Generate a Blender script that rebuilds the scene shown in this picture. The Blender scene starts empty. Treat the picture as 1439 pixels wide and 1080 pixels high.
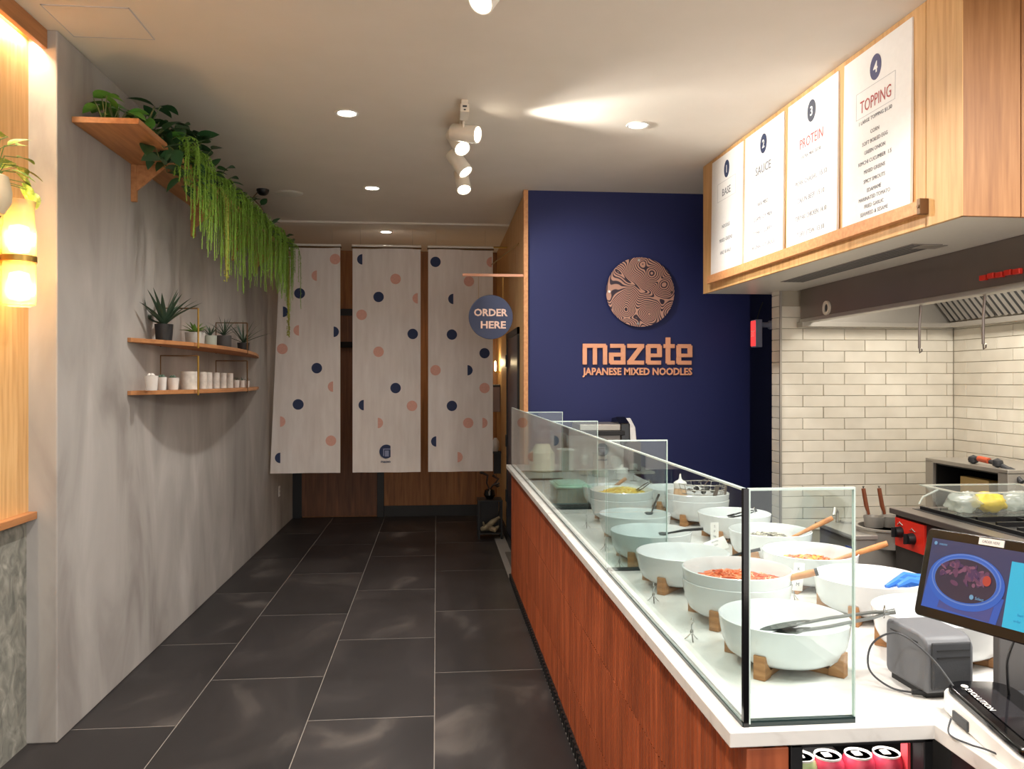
import bpy, bmesh, math, random
from math import sin, cos, pi, radians, atan, atan2, hypot
from mathutils import Vector, Matrix, Euler, noise
C = bpy.context.scene.collection
SC = bpy.context.scene
rnd = random.Random(7)

# ---------------------------------------------------------------- camera, world, exposure, large lights
YAW = atan(106/1140)
cam = bpy.data.cameras.new('camera'); cam_o = bpy.data.objects.new('camera', cam); C.objects.link(cam_o)
cam.sensor_width = 36; cam.lens = 1140/1439*36; cam.shift_y = -5/1439; cam.clip_start = 0.05
cam_o.location = (0, 0, 1.61); cam_o.rotation_euler = (radians(90), 0, -YAW)
SC.camera = cam_o
vs = SC.view_settings
vs.view_transform = 'Standard'; vs.look = 'None'; vs.gamma = 1; vs.use_curve_mapping = False
vs.exposure = 0.72
wd = bpy.data.worlds.new('world'); SC.world = wd; wd.use_nodes = True
wd.node_tree.nodes['Background'].inputs[0].default_value = (1.0, 0.96, 0.92, 1)
wd.node_tree.nodes['Background'].inputs[1].default_value = 1.25

def spot(name, loc, target, W, deg, blend=0.6, size=0.04, col=(1, .93, .84)):
    l = bpy.data.lights.new(name, 'SPOT'); l.energy = W; l.spot_size = radians(deg); l.spot_blend = blend
    l.shadow_soft_size = size; l.color = col
    o = bpy.data.objects.new(name, l); C.objects.link(o); o.location = loc
    d = Vector(target)-Vector(loc); o.rotation_euler = d.to_track_quat('-Z', 'Y').to_euler()
    return o
def area(name, loc, rot, W, sx, sy, col=(1, .95, .88)):
    l = bpy.data.lights.new(name, 'AREA'); l.shape = 'RECTANGLE'; l.size = sx; l.size_y = sy; l.energy = W; l.color = col
    o = bpy.data.objects.new(name, l); C.objects.link(o); o.location = loc; o.rotation_euler = rot
    return o
def point(name, loc, W, r, col):
    l = bpy.data.lights.new(name, 'POINT'); l.energy = W; l.shadow_soft_size = r; l.color = col
    o = bpy.data.objects.new(name, l); C.objects.link(o); o.location = loc
    return o
WARM = (1, .88, .74)
# recessed downlights: the three in view down the aisle, the one by the counter, and the same rows behind the camera
for i, (x, y, w) in enumerate([(-.52, 4.79, 62), (-.52, 6.63, 30), (-.52, 8.47, 16), (1.22, 4.85, 75), (-.52, 2.95, 90), (-.52, 1.1, 95),
                               (1.22, 3.0, 62), (1.22, 1.15, 52), (-.52, -.75, 70)]):
    spot('downlight_lamp', (x, y, 3.14), (x, y, 0), w, 135, 0.9, 0.05, (1, .95, .89))
# track spotlights (lens positions match the built heads; no head is built for the last)
spot('track_lamp', (.245, 4.70, 3.035), (1.95, 4.60, 2.86), 85, 62, 0.7, 0.03, (1, .96, .88))
spot('track_lamp', (.16, 4.84, 2.99), (1.9, 3.5, 2.6), 70, 60, 0.8, 0.03, (1, .96, .9))
spot('track_lamp', (.20, 5.27, 2.95), (1.2, 6.6, 2.2), 45, 60, 0.9, 0.03, (1, .97, .92))
spot('track_lamp', (.15, 2.95, 2.97), (.95, 2.0, .93), 40, 70, 0.8, 0.03, (1, .97, .92))
spot('track_lamp', (.17, 2.75, 2.97), (1.0, 3.6, .93), 34, 75, 0.8, 0.03, (1, .97, .92))  # no head is built for this one
# unseen fill lights over the kitchen and inside the hood, added to brighten both
area('kitchen_fill', (2.55, 1.2, 3.05), (0, 0, 0), 80, 1.2, 1.2, (1, .97, .92))
area('fridge_fill', (.84, 1.60, .888), (0, 0, 0), .35, .22, .02, (1, 1, 1))  # fill strip added under the fridge top to lift the dark cans
area('hood_fill', (3.05, 4.3, 2.40), (0, 0, 0), 16, .4, 1.2, (1, .92, .80))
# warm strip concealed behind the wooden cornice of the alcove, jar lamp in the alcove
area('cornice_light', (-1.775, 2.6, 3.12), (0, radians(-6), 0), 14, .03, 2.3, (1, .86, .64))
point('jar_lamp_bulb', (-1.70, 3.52, 2.20), 6, .04, (1, .84, .60))
point('jar_lamp_bulb', (-1.70, 3.52, 1.99), 6, .04, (1, .84, .60))
point('sconce_bulb', (.64, 9.25, 1.82), 2.5, .03, (1, .78, .45))

# ---------------------------------------------------------------- materials
def L(c):
    return tuple(((v/255)/12.92 if v/255 <= .04045 else ((v/255+.055)/1.055)**2.4) for v in c[:3])+(1,)
MATS = {}
def mat(name, col, rough=.5, metal=0, emit=0, bump=0, bscale=40, var=0, spec=.5, alpha=None):
    if name in MATS: return MATS[name]
    m = bpy.data.materials.new(name); m.use_nodes = True; nt = m.node_tree; b = nt.nodes['Principled BSDF']
    b.inputs['Base Color'].default_value = L(col); b.inputs['Roughness'].default_value = rough; b.inputs['Metallic'].default_value = metal
    b.inputs['Specular IOR Level'].default_value = spec
    if emit:
        b.inputs['Emission Color'].default_value = L(col); b.inputs['Emission Strength'].default_value = emit
    tc = nt.nodes.new('ShaderNodeTexCoord')
    n = nt.nodes.new('ShaderNodeTexNoise'); n.inputs['Scale'].default_value = bscale; n.inputs['Detail'].default_value = 4
    nt.links.new(tc.outputs['Object'], n.inputs['Vector'])
    if bump:
        bp = nt.nodes.new('ShaderNodeBump'); bp.inputs['Strength'].default_value = bump; bp.inputs['Distance'].default_value = .004
        nt.links.new(n.outputs['Fac'], bp.inputs['Height']); nt.links.new(bp.outputs['Normal'], b.inputs['Normal'])
    v = var or .04
    mx = nt.nodes.new('ShaderNodeMix'); mx.data_type = 'RGBA'; mx.blend_type = 'MIX'
    nt.links.new(n.outputs['Fac'], mx.inputs['Factor'])
    lo = [max(0, c*(1-v)) for c in L(col)[:3]]+[1]; hi = [min(1, c*(1+v)) for c in L(col)[:3]]+[1]
    mx.inputs['A'].default_value = lo; mx.inputs['B'].default_value = hi
    nt.links.new(mx.outputs['Result'], b.inputs['Base Color'])
    MATS[name] = m; return m
def ramp_mat(name, stops, scale, stretch=(1, 1, 1), rough=.5, bump=.1, detail=6, spec=.5, randomise=0, distort=0.0, second=None, rvar=0):
    """noise -> colour ramp; stretch per axis; optional per-object random offset"""
    if name in MATS: return MATS[name]
    m = bpy.data.materials.new(name); m.use_nodes = True; nt = m.node_tree; b = nt.nodes['Principled BSDF']
    b.inputs['Roughness'].default_value = rough; b.inputs['Specular IOR Level'].default_value = spec
    tc = nt.nodes.new('ShaderNodeTexCoord'); mp = nt.nodes.new('ShaderNodeMapping')
    mp.inputs['Scale'].default_value = stretch
    nt.links.new(tc.outputs['Object'], mp.inputs['Vector'])
    src = mp.outputs['Vector']
    if randomise:
        oi = nt.nodes.new('ShaderNodeObjectInfo'); vm = nt.nodes.new('ShaderNodeVectorMath'); vm.operation = 'MULTIPLY_ADD'
        cx = nt.nodes.new('ShaderNodeCombineXYZ')
        for k in range(3): nt.links.new(oi.outputs['Random'], cx.inputs[k])
        vm.inputs[1].default_value = (37, 53, 71)
        nt.links.new(cx.outputs[0], vm.inputs[0]); nt.links.new(src, vm.inputs[2]); src = vm.outputs[0]
    n = nt.nodes.new('ShaderNodeTexNoise'); n.inputs['Scale'].default_value = scale; n.inputs['Detail'].default_value = detail
    n.inputs['Distortion'].default_value = distort
    nt.links.new(src, n.inputs['Vector'])
    r = nt.nodes.new('ShaderNodeValToRGB'); cr = r.color_ramp
    while len(cr.elements) < len(stops): cr.elements.new(.5)
    for e, (p, c) in zip(cr.elements, stops): e.position = p; e.color = L(c)
    nt.links.new(n.outputs['Fac'], r.inputs[0]); out = r.outputs[0]
    if second:   # broad patches multiplied over
        sc2, lo, hi, st2 = second
        mp2 = nt.nodes.new('ShaderNodeMapping'); mp2.inputs['Scale'].default_value = st2
        nt.links.new(src, mp2.inputs['Vector'])
        n2 = nt.nodes.new('ShaderNodeTexNoise'); n2.inputs['Scale'].default_value = sc2; n2.inputs['Detail'].default_value = 3
        nt.links.new(mp2.outputs[0], n2.inputs['Vector'])
        mr = nt.nodes.new('ShaderNodeMapRange'); mr.inputs['From Min'].default_value = .3; mr.inputs['From Max'].default_value = .7
        mr.inputs['To Min'].default_value = lo; mr.inputs['To Max'].default_value = hi
        nt.links.new(n2.outputs['Fac'], mr.inputs['Value'])
        mx = nt.nodes.new('ShaderNodeMix'); mx.data_type = 'RGBA'; mx.blend_type = 'MULTIPLY'; mx.inputs['Factor'].default_value = 1
        cc = nt.nodes.new('ShaderNodeCombineColor')
        for k in range(3): nt.links.new(mr.outputs[0], cc.inputs[k])
        nt.links.new(out, mx.inputs['A']); nt.links.new(cc.outputs[0], mx.inputs['B']); out = mx.outputs['Result']
    if randomise:
        oi2 = nt.nodes.new('ShaderNodeObjectInfo'); hs = nt.nodes.new('ShaderNodeHueSaturation')
        mr2 = nt.nodes.new('ShaderNodeMapRange'); mr2.inputs['To Min'].default_value = 1-randomise; mr2.inputs['To Max'].default_value = 1+randomise
        nt.links.new(oi2.outputs['Random'], mr2.inputs['Value']); nt.links.new(mr2.outputs[0], hs.inputs['Value'])
        nt.links.new(out, hs.inputs['Color']); out = hs.outputs[0]
    nt.links.new(out, b.inputs['Base Color'])
    if rvar:
        mr3 = nt.nodes.new('ShaderNodeMapRange'); mr3.inputs['To Min'].default_value = rough-rvar; mr3.inputs['To Max'].default_value = rough+rvar
        nt.links.new(n.outputs['Fac'], mr3.inputs['Value']); nt.links.new(mr3.outputs[0], b.inputs['Roughness'])
    if bump:
        bp = nt.nodes.new('ShaderNodeBump'); bp.inputs['Strength'].default_value = bump; bp.inputs['Distance'].default_value = .003
        nt.links.new(n.outputs['Fac'], bp.inputs['Height']); nt.links.new(bp.outputs['Normal'], b.inputs['Normal'])
    MATS[name] = m; return m
def glass_mat(name, tint, gloss=(1, 1, 1), ior=1.45, rough=0.0, body=0.0, bodycol=(255, 255, 255), boost=1.0):
    if name in MATS: return MATS[name]
    m = bpy.data.materials.new(name); m.use_nodes = True; nt = m.node_tree; nt.nodes.clear()
    o = nt.nodes.new('ShaderNodeOutputMaterial'); t = nt.nodes.new('ShaderNodeBsdfTransparent'); g = nt.nodes.new('ShaderNodeBsdfGlossy')
    lw = nt.nodes.new('ShaderNodeLayerWeight'); lw.inputs['Blend'].default_value = .5
    pw = nt.nodes.new('ShaderNodeMath'); pw.operation = 'POWER'; pw.inputs[1].default_value = 5
    nt.links.new(lw.outputs['Facing'], pw.inputs[0])
    F0 = ((ior-1)/(ior+1))**2
    f = nt.nodes.new('ShaderNodeMath'); f.operation = 'MULTIPLY_ADD'; f.inputs[1].default_value = 1-F0; f.inputs[2].default_value = F0
    nt.links.new(pw.outputs[0], f.inputs[0])
    t.inputs[0].default_value = tuple(tint)+(1,); g.inputs['Color'].default_value = tuple(gloss)+(1,); g.inputs['Roughness'].default_value = rough
    mx = nt.nodes.new('ShaderNodeMixShader'); nt.links.new(f.outputs[0], mx.inputs[0]); 
    base = t.outputs[0]
    if body:
        d = nt.nodes.new('ShaderNodeBsdfPrincipled'); d.inputs['Base Color'].default_value = L(bodycol); d.inputs['Roughness'].default_value = .3
        m2 = nt.nodes.new('ShaderNodeMixShader'); m2.inputs[0].default_value = body
        nt.links.new(t.outputs[0], m2.inputs[1]); nt.links.new(d.outputs[0], m2.inputs[2]); base = m2.outputs[0]
    nt.links.new(base, mx.inputs[1]); nt.links.new(g.outputs[0], mx.inputs[2]); nt.links.new(mx.outputs[0], o.inputs[0])
    MATS[name] = m; return m

PAINT = ramp_mat('ceiling_paint', [(.3, (226, 217, 204)), (.7, (231, 222, 210))], 3, rough=.85, bump=.02)
CONC = ramp_mat('concrete_plaster', [(.28, (140, 134, 129)), (.45, (166, 161, 156)), (.58, (176, 171, 166)), (.75, (196, 191, 186))], 2.8, (1, 1, .38), rough=.75, bump=.12,
                detail=9, distort=.6, second=(1.3, .86, 1.1, (1, 1, .5)))
ROUGHC = ramp_mat('rough_concrete', [(.25, (92, 92, 86)), (.45, (124, 123, 114)), (.6, (144, 142, 132)), (.8, (176, 172, 160))], 16, (1, 1, .7), rough=.9, bump=1.0, detail=12, distort=1.2)
TILE = ramp_mat('slate_tile', [(.25, (27, 25, 26)), (.5, (37, 34, 35)), (.6, (48, 44, 44)), (.74, (90, 84, 80))], 1.8, (1, .6, 1), rough=.46, bump=.05, detail=10, randomise=.10, distort=.8,
                second=(3, .8, 1.15, (1, .5, 1)), rvar=.12)  # pale stop and patches hold both scuffs and painted floor reflections
GROUT = mat('grout', (134, 128, 122), .9)
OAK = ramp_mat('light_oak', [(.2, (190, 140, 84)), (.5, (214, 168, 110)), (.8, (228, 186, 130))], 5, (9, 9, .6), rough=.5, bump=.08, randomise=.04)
OAKH = ramp_mat('oak_edge', [(.2, (196, 134, 84)), (.5, (214, 152, 100)), (.8, (226, 170, 118))], 6, (8, .5, 8), rough=.5, bump=.05)
OAKX = ramp_mat('oak_shelf', [(.2, (150, 96, 56)), (.5, (178, 122, 76)), (.8, (196, 140, 92))], 5, (8, .6, 8), rough=.55, bump=.08)
WALN = ramp_mat('brown_veneer', [(.2, (106, 66, 32)), (.5, (150, 98, 52)), (.8, (170, 116, 66))], 4, (7, 7, .5), rough=.5, bump=.06, distort=.5)
WALD = ramp_mat('dark_veneer', [(.2, (76, 44, 28)), (.5, (108, 68, 42)), (.8, (132, 84, 54))], 4, (7, 7, .5), rough=.5, bump=.06, distort=.5)
SLAT = ramp_mat('red_cedar_slat', [(.2, (118, 56, 31)), (.5, (150, 75, 42)), (.8, (174, 93, 56))], 6, (8, 8, .6), rough=.45, bump=.1, randomise=.16)
BLOCK = ramp_mat('wood_block', [(.2, (128, 88, 52)), (.5, (166, 118, 74)), (.8, (190, 144, 98))], 20, (1, 1, 5), rough=.6, bump=.1)
SPOON = ramp_mat('spoon_wood', [(.2, (150, 92, 48)), (.5, (190, 128, 76)), (.8, (206, 150, 98))], 30, (1, 1, 1), rough=.55, bump=.05)
NAVY = mat('navy_paint', (25, 35, 92), .6, var=.05, bscale=2)
NAVYD = mat('navy_disc', (48, 58, 92), .5)
BRICK = ramp_mat('glazed_white_tile', [(.3, (216, 210, 196)), (.7, (232, 227, 214))], 5, rough=.28, bump=.25, detail=2, randomise=.035)
BGROUT = mat('tile_grout', (176, 168, 152), .9)
QUARTZ = ramp_mat('white_quartz', [(.25, (196, 193, 188)), (.4, (218, 216, 212)), (.7, (228, 226, 222))], 7, rough=.22, bump=0, detail=8, distort=1.5)
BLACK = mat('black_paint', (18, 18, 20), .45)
BLACKG = mat('black_gloss', (10, 10, 12), .12)
DARK = mat('dark_grey_plastic', (52, 54, 58), .5, bump=.1, bscale=300)
PRN = mat('printer_grey', (98, 100, 104), .5, bump=.05, bscale=200)
WHITEP = mat('white_plastic', (236, 234, 230), .4)
WHITEM = mat('white_metal', (228, 222, 210), .35)
CERAM = mat('white_ceramic', (214, 217, 218), .15)
CREAM = mat('ivory_plastic', (226, 216, 190), .35)
STEEL = mat('brushed_steel', (176, 171, 163), .35, .6, bump=.05, bscale=80)
STEELD = mat('dark_steel', (132, 122, 116), .32, .7, var=.15, bscale=3)
CHROME = mat('chrome', (205, 205, 205), .1, 1)
BRASS = mat('brass_wire', (176, 142, 72), .35, .8)
BRONZE = mat('bronze_wire', (112, 84, 58), .4, .6)
COPPER = mat('copper_letter', (240, 170, 132), .4, .15)
CLOTH = ramp_mat('banner_cloth', [(.3, (222, 211, 204)), (.7, (234, 225, 219))], 6, (3, 3, .5), rough=.9, bump=.15)
PINK = mat('pink_print', (222, 168, 152), .9, var=.12, bscale=60)
NAVYP = mat('navy_print', (50, 60, 92), .85, var=.08, bscale=60)
BOARD = mat('menu_white', (246, 245, 243), .4)
RED = mat('red_enamel', (208, 42, 26), .35)
REDINK = mat('red_ink', (186, 92, 90), .7)
GREYINK = mat('grey_ink', (110, 112, 120), .7)
LINEINK = mat('pale_ink', (192, 192, 196), .7)
BULB = mat('lamp_lens', (255, 244, 226), .4, emit=14)
BULBW = mat('warm_bulb', (255, 226, 160), .4, emit=9)
LEDS = mat('led_strip', (255, 214, 140), .4, emit=12)
GLASS = glass_mat('pane_glass', (.90, .955, .945), ior=1.5)
GEDGE = mat('glass_edge', (196, 214, 208), .15, 0)  # pale tone paints the highlight along the pane edges
GDARK = mat('glass_edge_dark', (30, 46, 46), .15)
CLEAR = glass_mat('clear_plastic', (.93, .95, .94), ior=1.4, rough=.08, body=.10, bodycol=(225, 230, 225))
HAZEP = glass_mat('hazy_plastic', (.9, .92, .9), ior=1.4, rough=.2, body=.38, bodycol=(214, 222, 214))
FROST = glass_mat('frosted_lamp_glass', (1, .93, .78), ior=1.3, rough=.25, body=.35, bodycol=(255, 236, 190))
LEAF = mat('leaf_green', (86, 140, 56), .4, var=.35, bscale=30)
LEAFD = mat('dark_leaf', (46, 84, 48), .4, var=.3, bscale=30)
LEAFV = ramp_mat('variegated_leaf', [(.35, (70, 118, 40)), (.5, (128, 160, 60)), (.62, (210, 214, 130))], 34, rough=.4, bump=.1)
FERN = mat('fern_green', (132, 172, 62), .6, var=.45, bscale=14)
ALOE = mat('aloe_green', (62, 84, 66), .5, var=.3, bscale=40)
SUCC = mat('succulent_green', (112, 150, 72), .5, var=.3, bscale=60)
POTB = mat('black_pot', (36, 36, 38), .5)
POTG = mat('grey_pot', (176, 176, 172), .6)
POTP = mat('pale_green_pot', (168, 178, 168), .6)
POTD = mat('charcoal_pot', (74, 72, 72), .6)
POTW = mat('white_pot', (218, 212, 206), .5)
STONEP = ramp_mat('stone_vase', [(.3, (186, 180, 172)), (.7, (218, 212, 204))], 30, rough=.7, bump=.2)
DISCM = None

# ---------------------------------------------------------------- mesh builder
class MB:
    def __init__(s): s.v = []; s.f = []; s.mi = []; s.mats = []; s.cur = 0
    def m(s, mt):
        if mt not in s.mats: s.mats.append(mt)
        s.cur = s.mats.index(mt); return s
    def add(s, vs_, fs, M=None):
        o = len(s.v)
        for p in vs_: s.v.append(tuple(M @ Vector(p)) if M is not None else tuple(p))
        for f in fs: s.f.append(tuple(i+o for i in f)); s.mi.append(s.cur)
        return s
    def box(s, x0, x1, y0, y1, z0, z1, M=None):
        vs_ = [(x, y, z) for z in (z0, z1) for x, y in ((x0, y0), (x1, y0), (x1, y1), (x0, y1))]
        return s.add(vs_, [(3, 2, 1, 0), (4, 5, 6, 7), (0, 1, 5, 4), (1, 2, 6, 5), (2, 3, 7, 6), (3, 0, 4, 7)], M)
    def lathe(s, prof, n=32, M=None, cx=0, cy=0, cz=0, close=False, sx=1, sy=1):
        vs_ = []; fs = []
        k = len(prof)
        for j in range(n):
            a = 2*pi*j/n
            for r, z in prof: vs_.append((cx+r*cos(a)*sx, cy+r*sin(a)*sy, cz+z))
        rng = k if close else k-1
        for j in range(n):
            for i in range(rng):
                a, b = j*k+i, ((j+1) % n)*k+i; i2 = (i+1) % k
                fs.append((a, b, ((j+1) % n)*k+i2, j*k+i2))
        if not close:
            if prof[0][0] > 1e-6: fs.append(tuple(j*k for j in range(n-1, -1, -1)))
            if prof[-1][0] > 1e-6: fs.append(tuple(j*k+k-1 for j in range(n)))
        return s.add(vs_, fs, M)
    def cyl(s, p0, p1, r0, r1=None, n=16):
        r1 = r0 if r1 is None else r1
        p0 = Vector(p0); p1 = Vector(p1); d = p1-p0
        M = Matrix.Translation(p0) @ d.to_track_quat('Z', 'Y').to_matrix().to_4x4()
        return s.lathe([(r0, 0), (r1, d.length)], n, M)
    def tube(s, pts, r, n=8, closed=False):
        pts = [Vector(p) for p in pts]; vs_ = []; fs = []; N = len(pts)
        rr = r if isinstance(r, (list, tuple)) else [r]*N
        up = None
        for i, p in enumerate(pts):
            a = pts[(i-1) % N] if (closed or i > 0) else p; b = pts[(i+1) % N] if (closed or i < N-1) else p
            t = (b-a).normalized()
            if up is None: up = t.orthogonal().normalized()
            up = (up-t*up.dot(t)); up = up.normalized() if up.length > 1e-6 else t.orthogonal().normalized()
            w = t.cross(up)
            for k in range(n):
                q = 2*pi*k/n; vs_.append(p+(up*cos(q)+w*sin(q))*rr[i])
        for i in range(N if closed else N-1):
            for k in range(n):
                a = i*n+k; b = i*n+(k+1) % n; c = ((i+1) % N)*n+(k+1) % n; d = ((i+1) % N)*n+k
                fs.append((a, b, c, d))
        if not closed: fs += [tuple(range(n-1, -1, -1)), tuple(range((N-1)*n, N*n))]
        return s.add(vs_, fs)
    def prism(s, poly, a0, a1, axis='y', M=None):
        """poly of 2D points; axis y: poly in xz, z: poly in xy, x: poly in yz"""
        n = len(poly); vs_ = []
        for a in (a0, a1):
            for p, q in poly: vs_.append({'y': (p, a, q), 'z': (p, q, a), 'x': (a, p, q)}[axis])
        fs = [tuple(range(n)), tuple(range(2*n-1, n-1, -1))]+[(i, n+i, n+(i+1) % n, (i+1) % n) for i in range(n)]
        return s.add(vs_, fs, M)
    def text(s, t, cx, cz, y=0, h=.05, w=None, ext=.0005, off=0.0, M=None, maxw=None):
        cu = bpy.data.curves.new('tmp', 'FONT'); cu.body = t; cu.size = 1; cu.offset = off; cu.extrude = 0.5; cu.resolution_u = 2
        ob = bpy.data.objects.new('tmp', cu); C.objects.link(ob)
        dg = bpy.context.evaluated_depsgraph_get(); me = bpy.data.meshes.new_from_object(ob.evaluated_get(dg))
        P = [v.co.copy() for v in me.vertices]; F = [tuple(p.vertices) for p in me.polygons]
        bpy.data.objects.remove(ob); bpy.data.curves.remove(cu); bpy.data.meshes.remove(me)
        if not P: return s
        x0 = min(p.x for p in P); x1 = max(p.x for p in P); z0 = 0.0; z1 = .72
        sz = h/.72; sx = sz
        if w: sx = w/(x1-x0)
        if maxw and sx*(x1-x0) > maxw: sx = maxw/(x1-x0)
        vs_ = [(cx+(p.x-(x0+x1)/2)*sx, y-ext*(p.z+.5), cz+(p.y-(z1-z0)/2)*sz) for p in P]
        return s.add(vs_, F, M)
ORG = {}
def org(o): return ORG.get(o.name, Vector((0, 0, 0)))
def obj(name, mb, parent=None, local=False, smooth=40, bevel=0, kind=None, label=None):
    me = bpy.data.meshes.new(name)
    off = org(parent) if (parent is not None and not local) else Vector((0, 0, 0))
    me.from_pydata([tuple(Vector(p)-off) for p in mb.v], [], mb.f)
    for mt in mb.mats: me.materials.append(mt)
    me.polygons.foreach_set('material_index', mb.mi)
    bm = bmesh.new(); bm.from_mesh(me); bmesh.ops.recalc_face_normals(bm, faces=bm.faces); bm.to_mesh(me); bm.free()
    if smooth:
        me.polygons.foreach_set('use_smooth', [True]*len(me.polygons)); me.set_sharp_from_angle(angle=radians(smooth))
    me.update()
    o = bpy.data.objects.new(name, me); C.objects.link(o)
    if parent is not None: o.parent = parent; ORG[o.name] = org(parent)
    if bevel:
        b = o.modifiers.new('bevel', 'BEVEL'); b.width = bevel; b.segments = 2; b.limit_method = 'ANGLE'
    if kind: o['kind'] = kind
    if label: o['label'] = label
    return o
def tag(o, label, cat, group=None):
    o['label'] = label; o['category'] = cat
    if group: o['group'] = group
    return o
def thing(name, label, cat, loc=(0, 0, 0), rz=0, group=None):
    o = bpy.data.objects.new(name, None); C.objects.link(o); o.empty_display_size = .05
    o.location = loc; o.rotation_euler = (0, 0, rz); ORG[o.name] = Vector(loc)
    return tag(o, label, cat, group)
def solo(name, mb, label, cat, loc=(0, 0, 0), group=None, **k):
    """one-mesh thing whose builder coordinates are local to loc"""
    o = obj(name, mb, **k); o.location = loc; ORG[o.name] = Vector(loc); return tag(o, label, cat, group)
def dup(o, loc=None, rot=None, label=None, parent=None):
    c = o.copy(); C.objects.link(c)
    if parent is not None: c.parent = parent
    if loc is not None: c.location = loc
    if rot is not None: c.rotation_euler = rot
    if label: c['label'] = label
    for ch in list(o.children):
        dup(ch, parent=c)
    return c
def struct(name, mb, parent=None, **k):
    return obj(name, mb, parent, kind='structure' if parent is None else None, **k)
def piece(name, me_src, loc, parent, rot=None):
    c = me_src.copy(); C.objects.link(c); c.parent = parent; c.location = loc
    if rot: c.rotation_euler = rot
    return c

H = 3.17          # ceiling height
XL = -1.68        # concrete wall
YB = 9.75         # back wall
# ================================================================ SETTING
# ---- floor: grout bed with separate 600 x 1200 tiles in running bond
m = MB().m(GROUT); m.box(-1.9, 4.0, -2, 10, -.06, -.0012)
floor = struct('floor', m, smooth=0)
tl = MB().m(TILE); tl.box(-.2978, .2978, -.5965, .5965, -.012, 0)
t0 = obj('floor_tile', tl, floor, bevel=.0006, smooth=0); first = True
for ci, x in enumerate((-1.51, -.91, -.31, .29)):
    base = 3.92 if ci in (0, 2) else 4.50
    for k in range(-5, 6):
        y0 = base+1.2*k
        if y0 > 9.74 or y0 < -2: continue
        ys = min(1.2, 9.75-y0)
        if ys < .05: continue
        o = t0 if first else piece('floor_tile', t0, (0, 0, 0), floor)
        first = False
        o.location = (x, y0+ys/2, 0); o.scale = (1, ys/1.2, 1)
m = MB().m(mat('kitchen_floor_vinyl', (92, 84, 78), .6)); m.box(.64, 3.9, -2, 7.6, -.002, .004)
obj('vinyl_sheet', m, floor, smooth=0)
# ---- ceiling (drops 15 mm beyond the counter end)
m = MB().m(PAINT); m.box(-2.1, 4.1, -2, 8.05, H, H+.12); m.box(-2.1, .8, 8.05, 9.9, H-.018, H+.12); m.box(.8, 4.1, 8.05, 9.9, H, H+.12)
ceiling = struct('ceiling', m, smooth=0)
m = MB().m(PAINT); m.box(-1.63, -1.285, 3.53, 3.835, H-.003, H+.01)
m.m(LINEINK)
for a in ((-1.635, -1.28, 3.525, 3.53), (-1.635, -1.28, 3.835, 3.84), (-1.635, -1.63, 3.525, 3.84), (-1.285, -1.28, 3.525, 3.84)): m.box(a[0], a[1], a[2], a[3], H-.004, H+.01)
obj('access_panel', m, ceiling, smooth=0)
# ---- left walls
m = MB().m(CONC); m.box(-2.1, XL, 3.78, 9.95, 0, H)
wl = struct('wall_left', m, bevel=.006, smooth=0)
m = MB().m(ROUGHC)
nx = 60
for i in range(1):
    m.box(-2.1, -1.81, -2, 3.78, 0, .99)
wln = struct('wall_left_front', m, smooth=0)
m = MB().m(OAK)
for k in range(6):
    y1 = 3.78-k*.9; m.box(-2.08, -1.802, y1-.896, y1, 1.02, H)
obj('wood_panel', m, wln, smooth=0, label='light oak panelling above the concrete')
m = MB().m(OAKX); m.box(-2.05, -1.762, -2, 3.775, 1.0, 1.032)
tr = struct('trim_1', m, bevel=.002, smooth=0)
m = MB().m(OAKX); m.box(-1.748, -1.722, -2, 3.79, 3.085, 3.169)
struct('trim_2', m, bevel=.002, smooth=0)
m = MB().m(LEDS); m.box(-1.80, -1.785, -1.9, 3.70, 3.135, 3.15)
tag(obj('led_strip', m, smooth=0), 'glowing warm light strip hidden above the oak panelling behind the cornice', 'light')
# ---- back wall with door
m = MB().m(WALN); m.box(-2.1, .8, YB, 9.95, 0, H)
wb = struct('wall_back', m, smooth=0)
m = MB().m(WALN)
for x0, x1 in ((-.62, -.08), (-.076, .47), (.474, .73)): m.box(x0, x1, YB-.03, YB, .12, H-.02)
for i, (x0, x1) in enumerate(((-.62, -.08), (-.076, .47), (.474, .73))):
    m = MB().m(WALN); m.box(x0, x1, YB-.03, YB, .13, H-.02); obj('veneer_panel', m, wb, smooth=0, bevel=.002)
m = MB().m(BLACK); m.box(-.70, .73, YB-.02, YB, 0, .13)
struct('baseboard_back', m, smooth=0)
m = MB().m(BLACK)
m.box(-1.68, -1.575, YB-.05, YB, 0, 2.45); m.box(-.70, -.62, YB-.05, YB, 0, 2.45); m.box(-1.68, -.62, YB-.05, YB, 2.38, 2.46)
d1 = struct('door_1', m, smooth=0, bevel=.002)
m = MB().m(WALD); m.box(-1.575, -.70, YB-.04, YB-.005, .02, 2.38); obj('door_leaf', m, d1, smooth=0)
m = MB().m(BLACKG); m.box(-1.16, -.80, YB-.10, YB-.04, 2.0, 2.07); obj('door_closer', m, d1, smooth=0, bevel=.004)
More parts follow.
